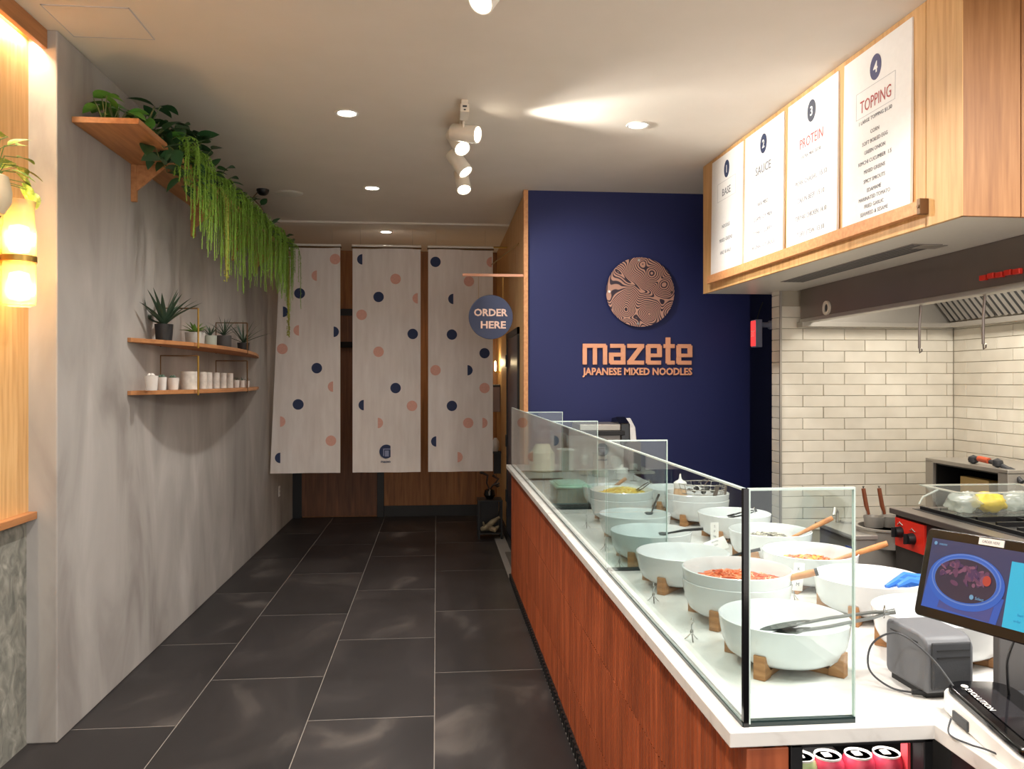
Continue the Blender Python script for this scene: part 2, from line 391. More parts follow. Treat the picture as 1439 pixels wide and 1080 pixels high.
# ---- right side wall of the passage, its dark glass door and its pale edge strip
m = MB().m(WALN); m.box(.734, .80, 6.62, 9.95, 0, H)
wr = struct('wall_right', m, smooth=0)
for k, (y0, y1) in enumerate(((6.64, 7.38), (7.384, 8.12), (8.124, 8.9), (8.904, 9.70))):
    m = MB().m(OAK); m.box(.72, .734, y0, y1, .1, H-.01); obj('veneer_panel', m, wr, smooth=0, bevel=.0015)
m = MB().m(OAKH); m.box(.706, .742, 6.56, 6.64, 0, H-.005)
struct('trim_3', m, smooth=0, bevel=.002, label='pale oak strip along the edge of the blue wall')
m = MB().m(BLACK); m.box(.700, .735, 7.02, 7.07, 0, 2.08); m.box(.700, .735, 8.10, 8.16, 0, 2.08); m.box(.700, .735, 7.02, 8.16, 2.02, 2.08); m.box(.704, .735, 7.02, 8.16, 0, .1)
d2 = struct('door_2', m, smooth=0)
m = MB().m(mat('dark_door_glass', (40, 44, 60), .35)); m.box(.708, .73, 7.07, 8.10, .1, 2.02); obj('door_panel', m, d2, smooth=0)
m = MB().m(BLACK)
for z in (.40, .95, 1.75): m.box(.69, .706, 8.10, 8.16, z, z+.12)
obj('hinge', m, d2, smooth=0, bevel=.003)
m = MB().m(BLACK); m.box(.70, .72, 6.64, 9.7, 0, .1); struct('baseboard_right', m, smooth=0)
# ---- blue wall
m = MB().m(NAVY); m.box(.742, 2.62, 6.60, 6.75, 0, H); m.box(2.62, 2.70, 6.75, 7.6, 0, H)
struct('wall_center', m, smooth=0)
m = MB().m(NAVY); m.box(2.62, 4.1, 7.5, 7.6, 0, H); m.box(4.0, 4.1, 5.6, 7.5, 0, H)
struct('wall_center_rear', m, smooth=0)
# ---- kitchen walls in glazed brick tiles, every tile its own piece
YK = 5.50; XK = 3.69; XE = 2.40
m = MB().m(BGROUT); m.box(XE+.01, XK+.2, YK+.008, YK+.14, 0, 3.1)
wk = struct('wall_kitchen', m, smooth=0)
m = MB().m(BGROUT); m.box(XK+.008, XK+.2, -2, YK+.01, 0, 3.1)
wk2 = struct('wall_kitchen_right', m, smooth=0)
def brick_mesh(l, axis):
    m = MB().m(BRICK); hh = .0375
    if axis == 'x': m.box(-l/2+.0015, l/2-.0015, 0, .012, -hh, hh)
    else: m.box(0, .012, -l/2+.0015, l/2-.0015, -hh, hh)
    return m
bk_full = bk_half = None
CO = .0788
def lay(parent, axis, a0, a1, fixed, z0, z1, off0, sgn=1, name='brick'):
    src = {}
    r = 0; z = z0
    while z < z1:
        a = a0-(off0 if r % 2 else 0)
        # running bond: alternate rows start with a half tile
        start = a0; first_len = .1545 if r % 2 else .305
        pos = a0
        while pos < a1-.02:
            l = first_len if pos == a0 else .305
            if pos+l > a1: l = a1-pos
            l = round(l, 3)
            if l > .02:
                if l not in src:
                    o = obj(name, brick_mesh(l, axis), parent, local=True, smooth=0, bevel=.002); src[l] = o
                else:
                    o = piece(name, src[l], (0, 0, 0), parent)
                c = pos+l/2; j = rnd.uniform(-.0015, .0015)
                o.location = (c, fixed+j, z+.0394) if axis == 'x' else (fixed+j, c, z+.0394)
            pos += l+.002
        z += CO; r += 1
lay(wk, 'x', XE+.014, XK, YK, .56, 2.12, 0)
lay(wk2, 'y', 2.9, YK-.004, XK, .56, 2.10, 0)
m = MB().m(BRICK)
lay_src = {}
z = .56; r = 0
while z < 2.24:      # narrow return of the kitchen wall: one tile per course
    mm = MB().m(BRICK); mm.box(0, .012, -.066, .066, -.0375, .0375)
    if not lay_src: lay_src['a'] = obj('brick', mm, wk, local=True, smooth=0, bevel=.002); o = lay_src['a']
    else: o = piece('brick', lay_src['a'], (0, 0, 0), wk)
    o.location = (XE, YK+.07, z+.0394); z += CO
m = MB().m(STEEL); m.box(XE-.002, XE+.012, YK-.01, YK+.004, .3, 2.24); 
obj('corner_trim', m, wk, smooth=0)

# ================================================================ SERVING COUNTER
ct = thing('serving_counter', 'long serving counter fronted with narrow vertical reddish wood slats', 'counter', (.62, 1.5, 0))
m = MB().m(BLACK); m.box(.635, 1.40, 1.99, 6.56, .0, .895); m.box(.635, 1.36, 1.60, 2.0, 0, .56); m.box(.635, .66, 1.53, 2.0, 0, .895)
obj('carcass', m, ct, smooth=0)
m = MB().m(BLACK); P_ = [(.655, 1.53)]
for k in range(97): P_ += [(.600, 1.535+k*.05195), (.586, 1.552+k*.05195), (.586, 1.566+k*.05195), (.600, 1.582+k*.05195)]  # black kick; zigzag front drawn as the shadow under the slats
P_.append((.655, 6.55)); m.prism(P_, .001, .047, 'z'); obj('kick_slat_shadow', m, ct, smooth=0)
m = MB().m(SLAT); m.box(.600, .685, 1.527, 1.56, .05, .895); obj('end_board', m, ct, smooth=0, bevel=.002)
pitch = .05195
for (z0, z1) in ((.048, .244), (.2465, .585), (.5875, .894)):
    src = None
    for k in range(96):
        y = 1.562+k*pitch
        if src is None:
            m = MB().m(SLAT)
            prof = [(.028, 0), (.004, .0005), (0, .006), (.001, .020), (.004, .0245), (.013, .0255), (.013, .0275), (.004, .0285), (0, .034), (.001, .044), (.005, pitch-.0045), (.028, pitch-.004)]
            m.prism([(p, q) for p, q in prof], z0, z1, 'z')
            src = obj('slat', m, ct, local=True, smooth=0); o = src
        else: o = piece('slat', src, (0, 0, 0), ct)
        o.location = (.602-.62+rnd.uniform(-.0008, .0008), y-1.5, 0)
# worktop: one continuous L-shaped slab
m = MB().m(QUARTZ)
m.prism([(.565, 1.523), (.982, 1.523), (.982, .3), (1.50, .3), (1.50, 2.0), (1.43, 2.0), (1.43, 6.58), (.565, 6.58)], .90, .93, 'z')
wt = tag(obj('worktop', m, smooth=0, bevel=.002), 'white quartz worktop running the length of the counter', 'worktop'); 
# till side of the counter, below the worktop that turns towards the viewer
m = MB().m(BLACK); m.box(1.0, 1.48, .35, 1.50, 0, .899)
tag(obj('till_cabinet', m, smooth=0, bevel=.003), 'black cabinet under the worktop return by the till', 'cabinet')

# drinks fridge under the near end
fr = thing('drinks_fridge', 'black framed drinks fridge under the near end of the worktop', 'fridge', (.83, 1.55, 0))
m = MB().m(BLACK); m.box(.69, .715, 1.53, 1.57, .57, .898); m.box(.965, .985, 1.53, 1.57, .57, .898); m.box(.69, .985, 1.53, 1.57, .57, .60); m.box(.69, .985, 1.53, 1.57, .891, .898)
obj('frame', m, fr, smooth=0, bevel=.002)
m = MB().m(mat('fridge_lining', (176, 172, 170), .5)); m.box(.715, .965, 1.57, 1.95, .709, .716); obj('shelf', m, fr, smooth=0)
m = MB().m(DARK); m.box(.69, .985, 1.95, 1.96, .57, .898); obj('back_panel', m, fr, smooth=0)
m = MB().m(mat('red_rail', (200, 60, 66), .4)); m.box(.958, .964, 1.575, 1.60, .722, .87); obj('shelf_rail', m, fr, smooth=0)
PCAN = mat('can_pink', (186, 56, 76), .35, .1, var=.4, bscale=30); GCAN = mat('can_green', (150, 160, 110), .3, .3, var=.3, bscale=30)
def can_mb(mt):
    m = MB().m(mt); m.lathe([(.024, 0), (.033, .008), (.033, .105), (.027, .117)], 20); m.m(WHITEM)
    m.lathe([(.027, .117), (.0275, .121), (.0255, .121), (.024, .117), (0, .117)], 20)
    m.box(-.008, .008, -.004, .014, .117, .119); return m
CX = (.742, .782, .822, .872, .922)
CX = (.748, .806, .872, .934)
names = ['green and silver can at the left end of the fridge shelf', 'pink drink can second from the left on the fridge shelf', 'pink drink can third from the left on the fridge shelf', 'pink drink can at the right end of the fridge shelf']
for x, nm, mt in zip(CX, names, (GCAN, PCAN, PCAN, PCAN)):
    solo('drink_can', can_mb(mt), nm, 'can', (x, 1.612, .7165), 'cans on the fridge shelf')

# ================================================================ SNEEZE GUARD
sg = thing('sneeze_guard', 'clear glass sneeze guard standing along the counter edge with short cross panes', 'glass guard', (.605, 1.55, .93))
GX = .605
ys = [1.55, 2.86, 4.25, 5.52, 6.52]
for a, b in zip(ys[:-1], ys[1:]):
    m = MB().m(GLASS); m.box(GX-.004, GX+.004, a+.003, b-.003, .936, 1.394)
    p = obj('front_pane', m, sg, smooth=0)
    m = MB().m(GEDGE); m.box(GX-.0045, GX+.0045, a+.003, b-.003, 1.394, 1.398); obj('polished_edge', m, p, smooth=0)
for y, x1 in zip(ys[:4], (.828, .825, .85, .86)):
    m = MB().m(GLASS); m.box(GX+.006, x1, y-.004, y+.004, .936, 1.394)
    p = obj('cross_pane', m, sg, smooth=0)
    m = MB().m(GEDGE); m.box(GX+.006, x1, y-.0045, y+.0045, 1.394, 1.3985); m.box(x1, x1+.003, y-.0045, y+.0045, .936, 1.3985); obj('polished_edge', m, p, smooth=0)
    m = MB().m(GDARK); m.box(GX+.002, x1+.002, y-.006, y+.006, .9302, .942); obj('seal_strip', m, sg, smooth=0)
m = MB().m(BLACKG); m.box(GX-.005, GX+.006, 1.543, 1.554, .9302, 1.398); m.m(GEDGE); m.box(GX+.006, GX+.009, 1.543, 1.553, .936, 1.398); obj('corner_joint', m, sg, smooth=0)
m = MB().m(GDARK)
m.box(GX-.007, GX-.004, 1.545, 6.52, .9302, .938); m.m(CHROME); m.box(GX+.004, GX+.007, 1.56, 6.52, .9302, .938)
obj('channel', m, sg, smooth=0)

# ================================================================ BOWLS
def bowl_mb():
    m = MB().m(CERAM)
    out = [(0, .002), (.085, 0), (.112, .005), (.132, .018), (.1435, .042), (.149, .07), (.152, .094), (.1525, .097)]
    inn = [(.1495, .0985), (.147, .094), (.143, .07), (.137, .044), (.125, .023), (.105, .011), (.07, .008), (0, .007)]
    m.lathe(out+inn, 56); return m
BOWL0 = bowl_mb()
bowl_src = None; stand_src = None
ZB = .948
def bowl(x, y, z, label):
    global bowl_src
    if bowl_src is None:
        bowl_src = solo('ceramic_bowl', BOWL0, label, 'bowl', (x, y, z), 'white bowls on the counter', smooth=50); return bowl_src
    return dup(bowl_src, (x, y, z), None, label)
def stand(x, y, label, rz=0):
    global stand_src
    if stand_src is None:
        s = thing('bowl_stand', label, 'stand', (x, y, .93), rz, 'wooden stands under the bowls')
        for sx_ in (-1, 1):
            for sy_ in (-1, 1):
                f = MB().m(BLOCK)
                cx, cy = sx_*.092, sy_*.092
                # upright block with a notched inner side that follows the bowl
                M = Matrix.Translation((cx, cy, 0)) @ Matrix.Rotation(atan2(sy_, sx_), 4, 'Z')
                f.prism([(-.020, .0005), (.016, .0005), (.016, .055), (.006, .055), (-.006, .030), (-.020, .017)], -.014, .014, 'y', M)
                obj('foot', f, s, local=True, smooth=0, bevel=.0015)
        for r in (pi/4, -pi/4):
            f = MB().m(BLOCK); zz = 0 if r > 0 else .0
            f.box(-.118, .118, -.010, .010, .0005, .0145, Matrix.Rotation(r, 4, 'Z')); obj('crossbar', f, s, local=True, smooth=0)
        stand_src = s; return s
    return dup(stand_src, (x, y, .93), (0, 0, rz), label)
LX = .832; RX = 1.255
LEFT = [(LX, 1.885, 'holding steel tongs, nearest bowl behind the glass corner'), (.845, 2.24, ''), (.815, 2.62, ''), (.81, 3.01, ''), (.835, 3.40, ''), (.88, 3.83, '')]
bowl(.832, 1.885, ZB, 'white bowl with steel tongs in it, nearest to the glass corner')
bowl(.852, 2.245, ZB, 'lower white bowl of the stack that holds orange kimchi sauce')
bowl(.852, 2.245, ZB+.033, 'upper white bowl of the stack, filled with orange kimchi sauce')
bowl(.812, 2.625, ZB, 'empty white bowl by the glass, just behind the orange filled stack')
bowl(.808, 3.01, ZB, 'white bowl by the glass with a dark handled ladle resting to its right')
bowl(.842, 3.40, ZB, 'empty bluish white bowl by the glass, in front of the corn bowl')
bowl(.89, 3.86, ZB, 'lower white bowl of the stack that holds yellow corn noodles')
bowl(.89, 3.86, ZB+.040, 'upper white bowl of the stack, holding yellow noodles')
bowl(1.235, 1.90, ZB, 'empty white bowl directly behind the grey printer')
bowl(1.25, 2.25, ZB, 'white bowl holding blue gloves, half behind the tablet screen')
bowl(1.238, 2.60, ZB, 'white bowl of orange kimchi with a wooden spoon sticking out right')
bowl(1.262, 2.98, ZB, 'white bowl of grey mushrooms with a wooden spoon sticking out')
bowl(1.272, 3.38, ZB, 'white bowl with small black tongs, in the row away from the glass')
bowl(1.245, 3.80, ZB, 'lower white bowl of the stack under the wire basket')
bowl(1.245, 3.80, ZB+.030, 'upper white bowl under the wire basket and squeeze bottle')
bowl(.93, 4.28, ZB, 'white bowl behind the corn bowl with a wooden spoon')
bowl(1.25, 4.22, ZB, 'white bowl behind the squeeze bottle, farthest of its row')
for x, y, l in ((.832, 1.885, 'the bowl with steel tongs'), (.852, 2.245, 'the stacked orange filled bowls'), (.812, 2.625, 'the empty bowl behind the orange stack'), (.808, 3.01, 'the bowl beside the dark ladle'),
                (.842, 3.40, 'the bluish empty bowl'), (.89, 3.86, 'the yellow corn bowls'), (1.235, 1.90, 'the bowl behind the printer'), (1.25, 2.25, 'the bowl with blue gloves'),
                (1.238, 2.60, 'the kimchi bowl with a spoon'), (1.262, 2.98, 'the mushroom bowl'), (1.272, 3.38, 'the bowl with small black tongs'), (1.245, 3.80, 'the wire basket bowls'),
                (.93, 4.28, 'the bowl behind the corn bowl'), (1.25, 4.22, 'the farthest bowl of the inner row')):
    stand(x, y, 'wooden block stand under '+l)

def heap(name, label, loc, R, h, cols, n=260, seed=1, strand=True, sz=.012, fill=True):
    """food in a bowl: irregular domed bed with many small pieces"""
    r = random.Random(seed); m = MB().m(cols[0])
    if fill:
        prof = []; k = 9
        vs_ = [(0, 0, h)]; fs = []
        nn = 28
        for i in range(1, k+1):
            q = i/k
            for j in range(nn):
                a = 2*pi*j/nn; rr = R*q
                z = h*(1-q*q)+.004*noise.noise(Vector((rr*cos(a)*40, rr*sin(a)*40, seed)))
                vs_.append((rr*cos(a), rr*sin(a), z))
        for j in range(nn): fs.append((0, 1+j, 1+(j+1) % nn))
        for i in range(k-1):
            for j in range(nn): a = 1+i*nn+j; b = 1+i*nn+(j+1) % nn; fs.append((a, a+nn, b+nn, b))
        m.add(vs_, fs)
    for i in range(n):
        m.m(cols[i % len(cols)])
        a = r.uniform(0, 2*pi); q = math.sqrt(r.random())*.93; x, y = R*q*cos(a), R*q*sin(a); z = h*(1-q*q)+.004
        th = r.uniform(0, 2*pi); 
        if strand:
            l = sz*r.uniform(1.2, 3); dx, dy = cos(th)*l, sin(th)*l; b = r.uniform(0, .006)
            m.tube([(x-dx, y-dy, z-.002), (x, y, z+b), (x+dx, y+dy, z-.002)], sz*.16, 4)
        else:
            M = Matrix.Translation((x, y, z)) @ Euler((r.uniform(-.6, .6), r.uniform(-.6, .6), th)).to_matrix().to_4x4()
            s_ = sz*r.uniform(.5, 1.1); m.lathe([(0, -s_*.3), (s_*.8, -s_*.15), (s_, 0), (s_*.7, s_*.25), (0, s_*.35)], 6, M)
    o = solo(name, m, label, 'food', loc); o['kind'] = 'stuff'; return o
KIM = [mat('kimchi_orange', (226, 128, 84), .35, var=.2), mat('kimchi_light', (238, 172, 132), .35), mat('kimchi_deep', (204, 92, 52), .35)]
heap('kimchi', 'orange kimchi sauce in the upper bowl of the near stack', (.85, 2.24, ZB+.033+.058), .124, .010, KIM, 220, 3, True, .012)
heap('kimchi', 'orange kimchi strips in the bowl with the longer wooden spoon', (1.238, 2.61, ZB+.045), .118, .022, [KIM[2], KIM[0], mat('kimchi_yellow', (224, 160, 70), .4)], 240, 5, False, .012)
heap('mushrooms', 'grey brown mushrooms heaped in a white bowl', (1.262, 3.0, ZB+.045), .112, .026, [mat('mushroom', (128, 120, 104), .6), mat('mushroom_dark', (88, 80, 68), .6), mat('mushroom_pale', (176, 170, 152), .6)], 240, 6, False, .013)
heap('yellow_noodles', 'yellow corn coloured noodles in the upper bowl of the far stack', (.90, 3.86, ZB+.04+.066), .125, .034, [mat('corn_yellow', (236, 206, 74), .45), mat('corn_pale', (238, 222, 130), .45), mat('corn_deep', (218, 176, 40), .45)], 320, 8, True, .010)
heap('salad_scraps', 'few green salad scraps on the bottom of the nearest bowl', (.86, 1.93, ZB+.014), .085, .001, [mat('salad_green', (128, 150, 70), .5), mat('salad_dark', (60, 60, 40), .5)], 24, 9, False, .006, fill=False)
heap('sauce_remains', 'red brown sauce remains in the bowl with the gloves', (1.18, 2.27, ZB+.030), .035, .004, [mat('stew_red', (150, 70, 40), .4)], 40, 12, False, .008, fill=False)

# steel tongs with grey spoon-shaped heads, lying across the nearest bowl
def tongs(name, label, p_head, p_end, w, mt_head, mt_arm, open_=.5, head=.035, z_off=0):
    a = Vector(p_head); b = Vector(p_end); d = (b-a); Lh = d.length
    t = thing(name, label, 'tongs', tuple(a))
    M = d.to_track_quat('X', 'Z').to_matrix().to_4x4()
    for s_ in (-1, 1):
        m = MB().m(mt_arm)
        pts = [(head*1.6, s_*w*.9*open_, s_*.004), (Lh*.5, s_*w*open_*.8, s_*.006), (Lh*.85, s_*w*.35, s_*.004), (Lh*.97, s_*.002, 0)]
        for i in range(len(pts)-1):
            p, q = Vector(pts[i]), Vector(pts[i+1])
            n_ = Vector((0, 1, 0))*.008
            wv = .016
            m.add([p+Vector((0, -wv/2, .002)), p+Vector((0, wv/2, .002)), q+Vector((0, wv/2, .002)), q+Vector((0, -wv/2, .002)),
                   p+Vector((0, -wv/2, -.002)), p+Vector((0, wv/2, -.002)), q+Vector((0, wv/2, -.002)), q+Vector((0, -wv/2, -.002))],
                  [(0, 1, 2, 3), (7, 6, 5, 4), (0, 3, 7, 4), (1, 5, 6, 2), (0, 4, 5, 1), (3, 2, 6, 7)], M)
        o = obj('arm', m, t, local=True, smooth=30)
        m = MB().m(mt_head)
        m.lathe([(0, -.004), (head*.7, -.003), (head, .003), (head*.92, .004), (head*.6, 0), (0, -.001)], 20, M @ Matrix.Translation((head*.9, s_*w*open_*.95, s_*.004)) @ Matrix.Scale(1.55, 4, (1, 0, 0)) @ Matrix.Scale(.62, 4, (0, 1, 0)))
        obj('scoop', m, t, local=True)
    m = MB().m(CHROME); m.tube([M @ Vector((Lh*.93, -.014, 0)), M @ Vector((Lh*.95, -.014, .012)), M @ Vector((Lh*.95, .014, .012)), M @ Vector((Lh*.93, .014, 0)), M @ Vector((Lh*.92, .0, -.010))], .002, 6, True)
    m.m(mt_arm); m.lathe([(.006, 0), (.007, Lh*.08), (0, Lh*.083)], 12, M @ Matrix.Translation((Lh*.94, 0, 0)) @ Matrix.Rotation(pi/2, 4, 'Y'))
    obj('pivot', m, t, local=True)
    return t
TG = mat('tongs_head_grey', (66, 72, 68), .35, .5); TA = mat('tongs_arm_steel', (122, 126, 124), .3, .6)
tongs('serving_tongs', 'long steel tongs with grey scoops lying across the nearest bowl', (.80, 1.89, 1.004), (1.035, 1.76, 1.085), .022, TG, TA, .8, .040)
tongs('small_tongs', 'small black tongs resting in the bowl of the inner row', (1.23, 3.33, 1.035), (1.33, 3.28, 1.07), .010, BLACK, BLACK, .5, .012)
tongs('small_tongs', 'small dark tongs sticking up out of the yellow noodles', (.95, 3.83, 1.075), (1.02, 3.80, 1.13), .012, BLACK, BLACK, .6, .012)
def stick(name, label, cat, pts, rr, mt, part=None):
    m = MB().m(mt); p0 = Vector(pts[0])
    m.tube([Vector(p)-p0 for p in pts], rr, 10)
    return solo(name, m, label, cat, tuple(p0))
def spoon(label, p_tip, p_end, mt=SPOON, endcap=None):
    a = Vector(p_tip); b = Vector(p_end); d = b-a; n_ = d.normalized(); Lh = d.length
    t = thing('wooden_spoon', label, 'spoon', tuple(a))
    m = MB().m(mt); M = d.to_track_quat('X', 'Z').to_matrix().to_4x4()
    m.add([M @ Vector(v) for v in []], [])
    m.tube([M @ Vector((Lh*q, 0, 0)) for q in (.12, .3, .6, .9, 1)], [.006, .006, .0085, .010, .009], 10)
    obj('handle', m, t, local=True)
    m = MB().m(mt); m.lathe([(0, -.006), (.02, -.004), (.028, .003), (.022, .001), (0, -.003)], 18, M @ Matrix.Translation((.0, 0, 0)) @ Matrix.Scale(1.4, 4, (1, 0, 0)))
    obj('spoon_head', m, t, local=True)
    if endcap:
        m = MB().m(endcap); m.tube([M @ Vector((Lh*q, 0, 0)) for q in (.985, 1.03)], .0105, 10); obj('end_cap', m, t, local=True)
    return t
spoon('wooden spoon with a black tip lying in the orange sauce of the near stack', (.88, 2.20, 1.035), (1.032, 2.13, 1.088), endcap=BLACK)
spoon('wooden spoon leaning out of the kimchi bowl of the inner row', (1.26, 2.58, 1.00), (1.452, 2.50, 1.085))
spoon('wooden spoon leaning out of the mushroom bowl', (1.30, 2.96, 1.00), (1.47, 2.90, 1.10))
spoon('wooden spoon in the bowl behind the corn bowl', (.86, 4.22, 1.00), (.99, 4.18, 1.10))
def ladle(label, a, b):
    a = Vector(a); b = Vector(b); t = thing('black_ladle', label, 'ladle', tuple(a)); d = b-a
    m = MB().m(BLACK); m.tube([(0, 0, 0), d*.5+Vector((0, 0, .004)), d], [.003, .005, .006], 8); obj('handle', m, t, local=True)
    m = MB().m(DARK); m.lathe([(0, -.008), (.014, -.005), (.02, .003), (.017, .002), (0, -.004)], 14, Matrix.Translation((-.01, 0, 0))); obj('ladle_head', m, t, local=True)
ladle('black handled ladle lying over the rim of the fourth bowl along the glass', (.86, 2.99, 1.035), (.985, 2.93, 1.062))
ladle('black handled ladle between the two rows beside the paper card', (1.04, 2.86, .965), (1.15, 2.80, 1.01))
ladle('dark ladle leaning out of the bluish bowl towards the inner row', (.93, 3.46, 1.035), (1.02, 3.66, 1.085))

# blue gloves
m = MB().m(mat('blue_nitrile', (40, 110, 205), .45))
for k, (dx, dy, dz) in enumerate(((0, 0, 0), (.03, .012, .012), (.055, -.015, .004), (.02, -.025, .008))):
    m.tube([(dx-.05, dy, dz), (dx-.015, dy+.006, dz+.012), (dx+.02, dy, dz+.006), (dx+.05, dy-.01, dz+.016)], [.006, .013, .014, .004], 8)
solo('blue_glove', m, 'crumpled blue glove hanging over the rim of a bowl by the tablet', 'glove', (1.30, 2.16, 1.035))
# tag holders with paper cards
def holder(x, y, label, card=None, cs=(.035, .07), tilt=0):
    t = thing('card_holder', label, 'card holder', (x, y, .93), 0, 'metal card holders on the worktop')
    m = MB().m(CHROME)
    for k in range(3):
        a = 2*pi*k/3+.4; m.tube([(0, 0, .022), (.012*cos(a), .012*sin(a), .008), (.019*cos(a), .019*sin(a), .002)], .0018, 6)
    m.lathe([(.004, .018), (.005, .024), (.003, .03)], 10); obj('base', m, t, local=True)
    m = MB().m(CHROME); m.tube([(0, 0, .028), (0, -.002, .042), (.004, -.003, .05), (-.002, -.004, .056), (0, -.004, .062)], .0022, 6); obj('clip', m, t, local=True)
    return t
holder(.665, 2.07, 'small chrome card holder by the glass, nearest of them')
holder(.663, 2.44, 'small chrome card holder by the glass, second nearest')
holder(.662, 2.90, 'small chrome card holder by the glass beside the fourth bowl')
holder(.672, 3.20, 'small chrome card holder by the glass, before the cross pane bowl')
holder(.69, 3.70, 'small chrome card holder by the glass next to the corn bowls')
def card(x, y, z0, w, h, rx, ry, rz, label, lines):
    t = thing('paper_card', label, 'card', (x, y, z0), rz)
    t.rotation_euler = (rx, ry, rz)
    m = MB().m(WHITEP); m.box(-w/2, w/2, -.001, .001, 0, h); obj('sheet', m, t, local=True, smooth=0)
    for i, s_ in enumerate(lines):
        m = MB().m(GREYINK); m.text(s_, 0, h*(.8-.28*i), -.0015, h*.13, ext=.0003, maxw=w*.8); obj('text_line', m, t, local=True, smooth=0)
holder(1.10, 2.42, 'small chrome holder gripping a white card in front of the kimchi bowl')
card(1.104, 2.405, .965, .034, .085, 0, radians(6), 0, 'tall white card held upright before the kimchi bowl', ['K', 'I', 'M'])
card(1.135, 3.235, .955, .034, .075, 0, 0, 0, 'narrow white card against the side of the bowl with black tongs', ['S', 'P', 'N'])
card(1.085, 3.04, .955, .085, .05, radians(-35), radians(-18), 0, 'wide white card tilted between the two rows of bowls', ['SESAME', 'SOY'])
# squeeze bottle and wire basket
t = thing('squeeze_bottle', 'squeeze bottle with white nozzle cap and tan sauce beside the wire basket', 'bottle', (1.17, 3.82, 1.012))
m = MB().m(mat('tan_sauce', (214, 176, 138), .35)); m.lathe([(0, .0), (.032, .002), (.034, .04), (.030, .075), (.028, .082)], 24); obj('body', m, t, local=True)
m = MB().m(WHITEP); m.lathe([(.030, .082), (.031, .086), (.031, .108), (.022, .116), (.012, .120), (.007, .128), (.0035, .15), (0, .151)], 24); obj('nozzle_cap', m, t, local=True)
t = thing('wire_basket', 'wire basket with steel clips set over a stack of bowls', 'basket', (1.27, 3.79, 1.075))
m = MB().m(STEEL)
for z, R in ((.045, .115), (.022, .112), (0, .10)):
    m.tube([(R*cos(a), R*sin(a)*.9, z) for a in [2*pi*i/28 for i in range(28)]], .0022, 6, True)
for i in range(14):
    a = 2*pi*i/14; m.tube([(.115*cos(a), .1035*sin(a), .045), (.10*cos(a), .09*sin(a), 0)], .0014, 5)
obj('wire_frame', m, t, local=True)
m = MB().m(STEELD)
for a in (2.4+pi/2+1.0, -.6): m.box(-.009, .009, -.003, .003, -.035, .05, Matrix.Translation((.112*cos(a), .1*sin(a), 0)) @ Matrix.Rotation(a+pi/2, 4, 'Z') @ Matrix.Rotation(.3, 4, 'Y'))
m.tube([(-.02, -.06, .03), (.05, .02, .075), (.0, .06, .04)], .003, 6)
obj('clip', m, t, local=True, smooth=30)
m = MB().m(BLACK)
for k in range(14): 
    a = k*.9; m.lathe([(0, -.006), (.014, 0), (0, .007)], 8, Matrix.Translation((.06*cos(a), .05*sin(a), .012)) @ Euler((a, .4, 0)).to_matrix().to_4x4())
o = solo('dark_seaweed', m, 'dark seaweed pieces lying in the wire basket', 'food', (1.27, 3.79, 1.075)); o['kind'] = 'stuff'
# dark chopping spatula-like lid between far bowls
m = MB().m(mat('teal_dark', (58, 72, 78), .35)); m.prism([(0, 0), (.10, -.01), (.11, .12), (.02, .10)], 0, .006, 'z')
solo('dark_lid', m, 'flat dark teal lid lying on the worktop between the far bowls', 'lid', (1.0, 3.50, .931))

# -------- far end of the counter
t = thing('lidded_bin', 'clear rectangular food bin with a pale green lid behind the glass', 'container', (.735, 4.45, .931))
m = MB().m(HAZEP)
w, dd, hh = .09, .13, .10
m.box(-w, w, -dd, -dd+.003, .02, hh); m.box(-w, w, dd-.003, dd, .02, hh); m.box(-w, -w+.003, -dd, dd, .02, hh); m.box(w-.003, w, -dd, dd, .02, hh); m.box(-w, w, -dd, dd, .016, .02)
obj('tub', m, t, local=True, smooth=0)
m = MB().m(mat('pale_green_plastic', (196, 226, 208), .3)); m.box(-w-.006, w+.006, -dd-.006, dd+.006, hh, hh+.012); m.box(-w+.01, w-.01, -dd+.01, dd-.01, hh+.012, hh+.02); obj('lid', m, t, local=True, smooth=0, bevel=.004)
m = MB().m(BLACK); m.box(-w-.004, w+.004, -dd-.004, dd+.004, 0, .016); obj('tray', m, t, local=True, smooth=0, bevel=.003)
m = MB().m(mat('lettuce', (196, 206, 150), .6, var=.3)); m.lathe([(0, 0), (.07, 0), (.08, .03), (.05, .06), (0, .065)], 16, Matrix.Translation((0, 0, .022))); obj('filling', m, t, local=True)
# rear worktop items against the blue wall
m = MB().m(CREAM); m.lathe([(0, 0), (.088, 0), (.094, .005), (.094, .14), (.088, .145), (.082, .15), (.08, .152), (.055, .20), (.05, .206), (0, .208)], 36)
solo('ivory_tub', m, 'round ivory tub with an upturned tapered cup as lid, left end of the counter', 'tub', (.79, 6.05, .931))
m = MB().m(mat('tub_sticker', (222, 140, 120), .6)); m.lathe([(0.0, 0), (.018, 0), (.018, .001), (0, .001)], 16, Matrix.Rotation(pi/2, 4, 'X'))
def clear_box(label, x, y, w, d, h, lid=True):
    t = thing('clear_container', label, 'container', (x, y, .931), 0, 'clear containers at the far end')
    m = MB().m(HAZEP); e = .002
    m.box(-w, w, -d, -d+e, 0, h); m.box(-w, w, d-e, d, 0, h); m.box(-w, -w+e, -d, d, 0, h); m.box(w-e, w, -d, d, 0, h); m.box(-w, w, -d, d, 0, e); obj('tub', m, t, local=True, smooth=0)
    if lid: m = MB().m(WHITEP); m.box(-w-.003, w+.003, -d-.003, d+.003, h, h+.01); obj('lid', m, t, local=True, smooth=0, bevel=.002)
clear_box('tall clear lidded container right of the ivory tub', .965, 6.05, .055, .055, .16)
clear_box('low clear open container near the wine glasses', 1.16, 5.7, .05, .05, .05, False)
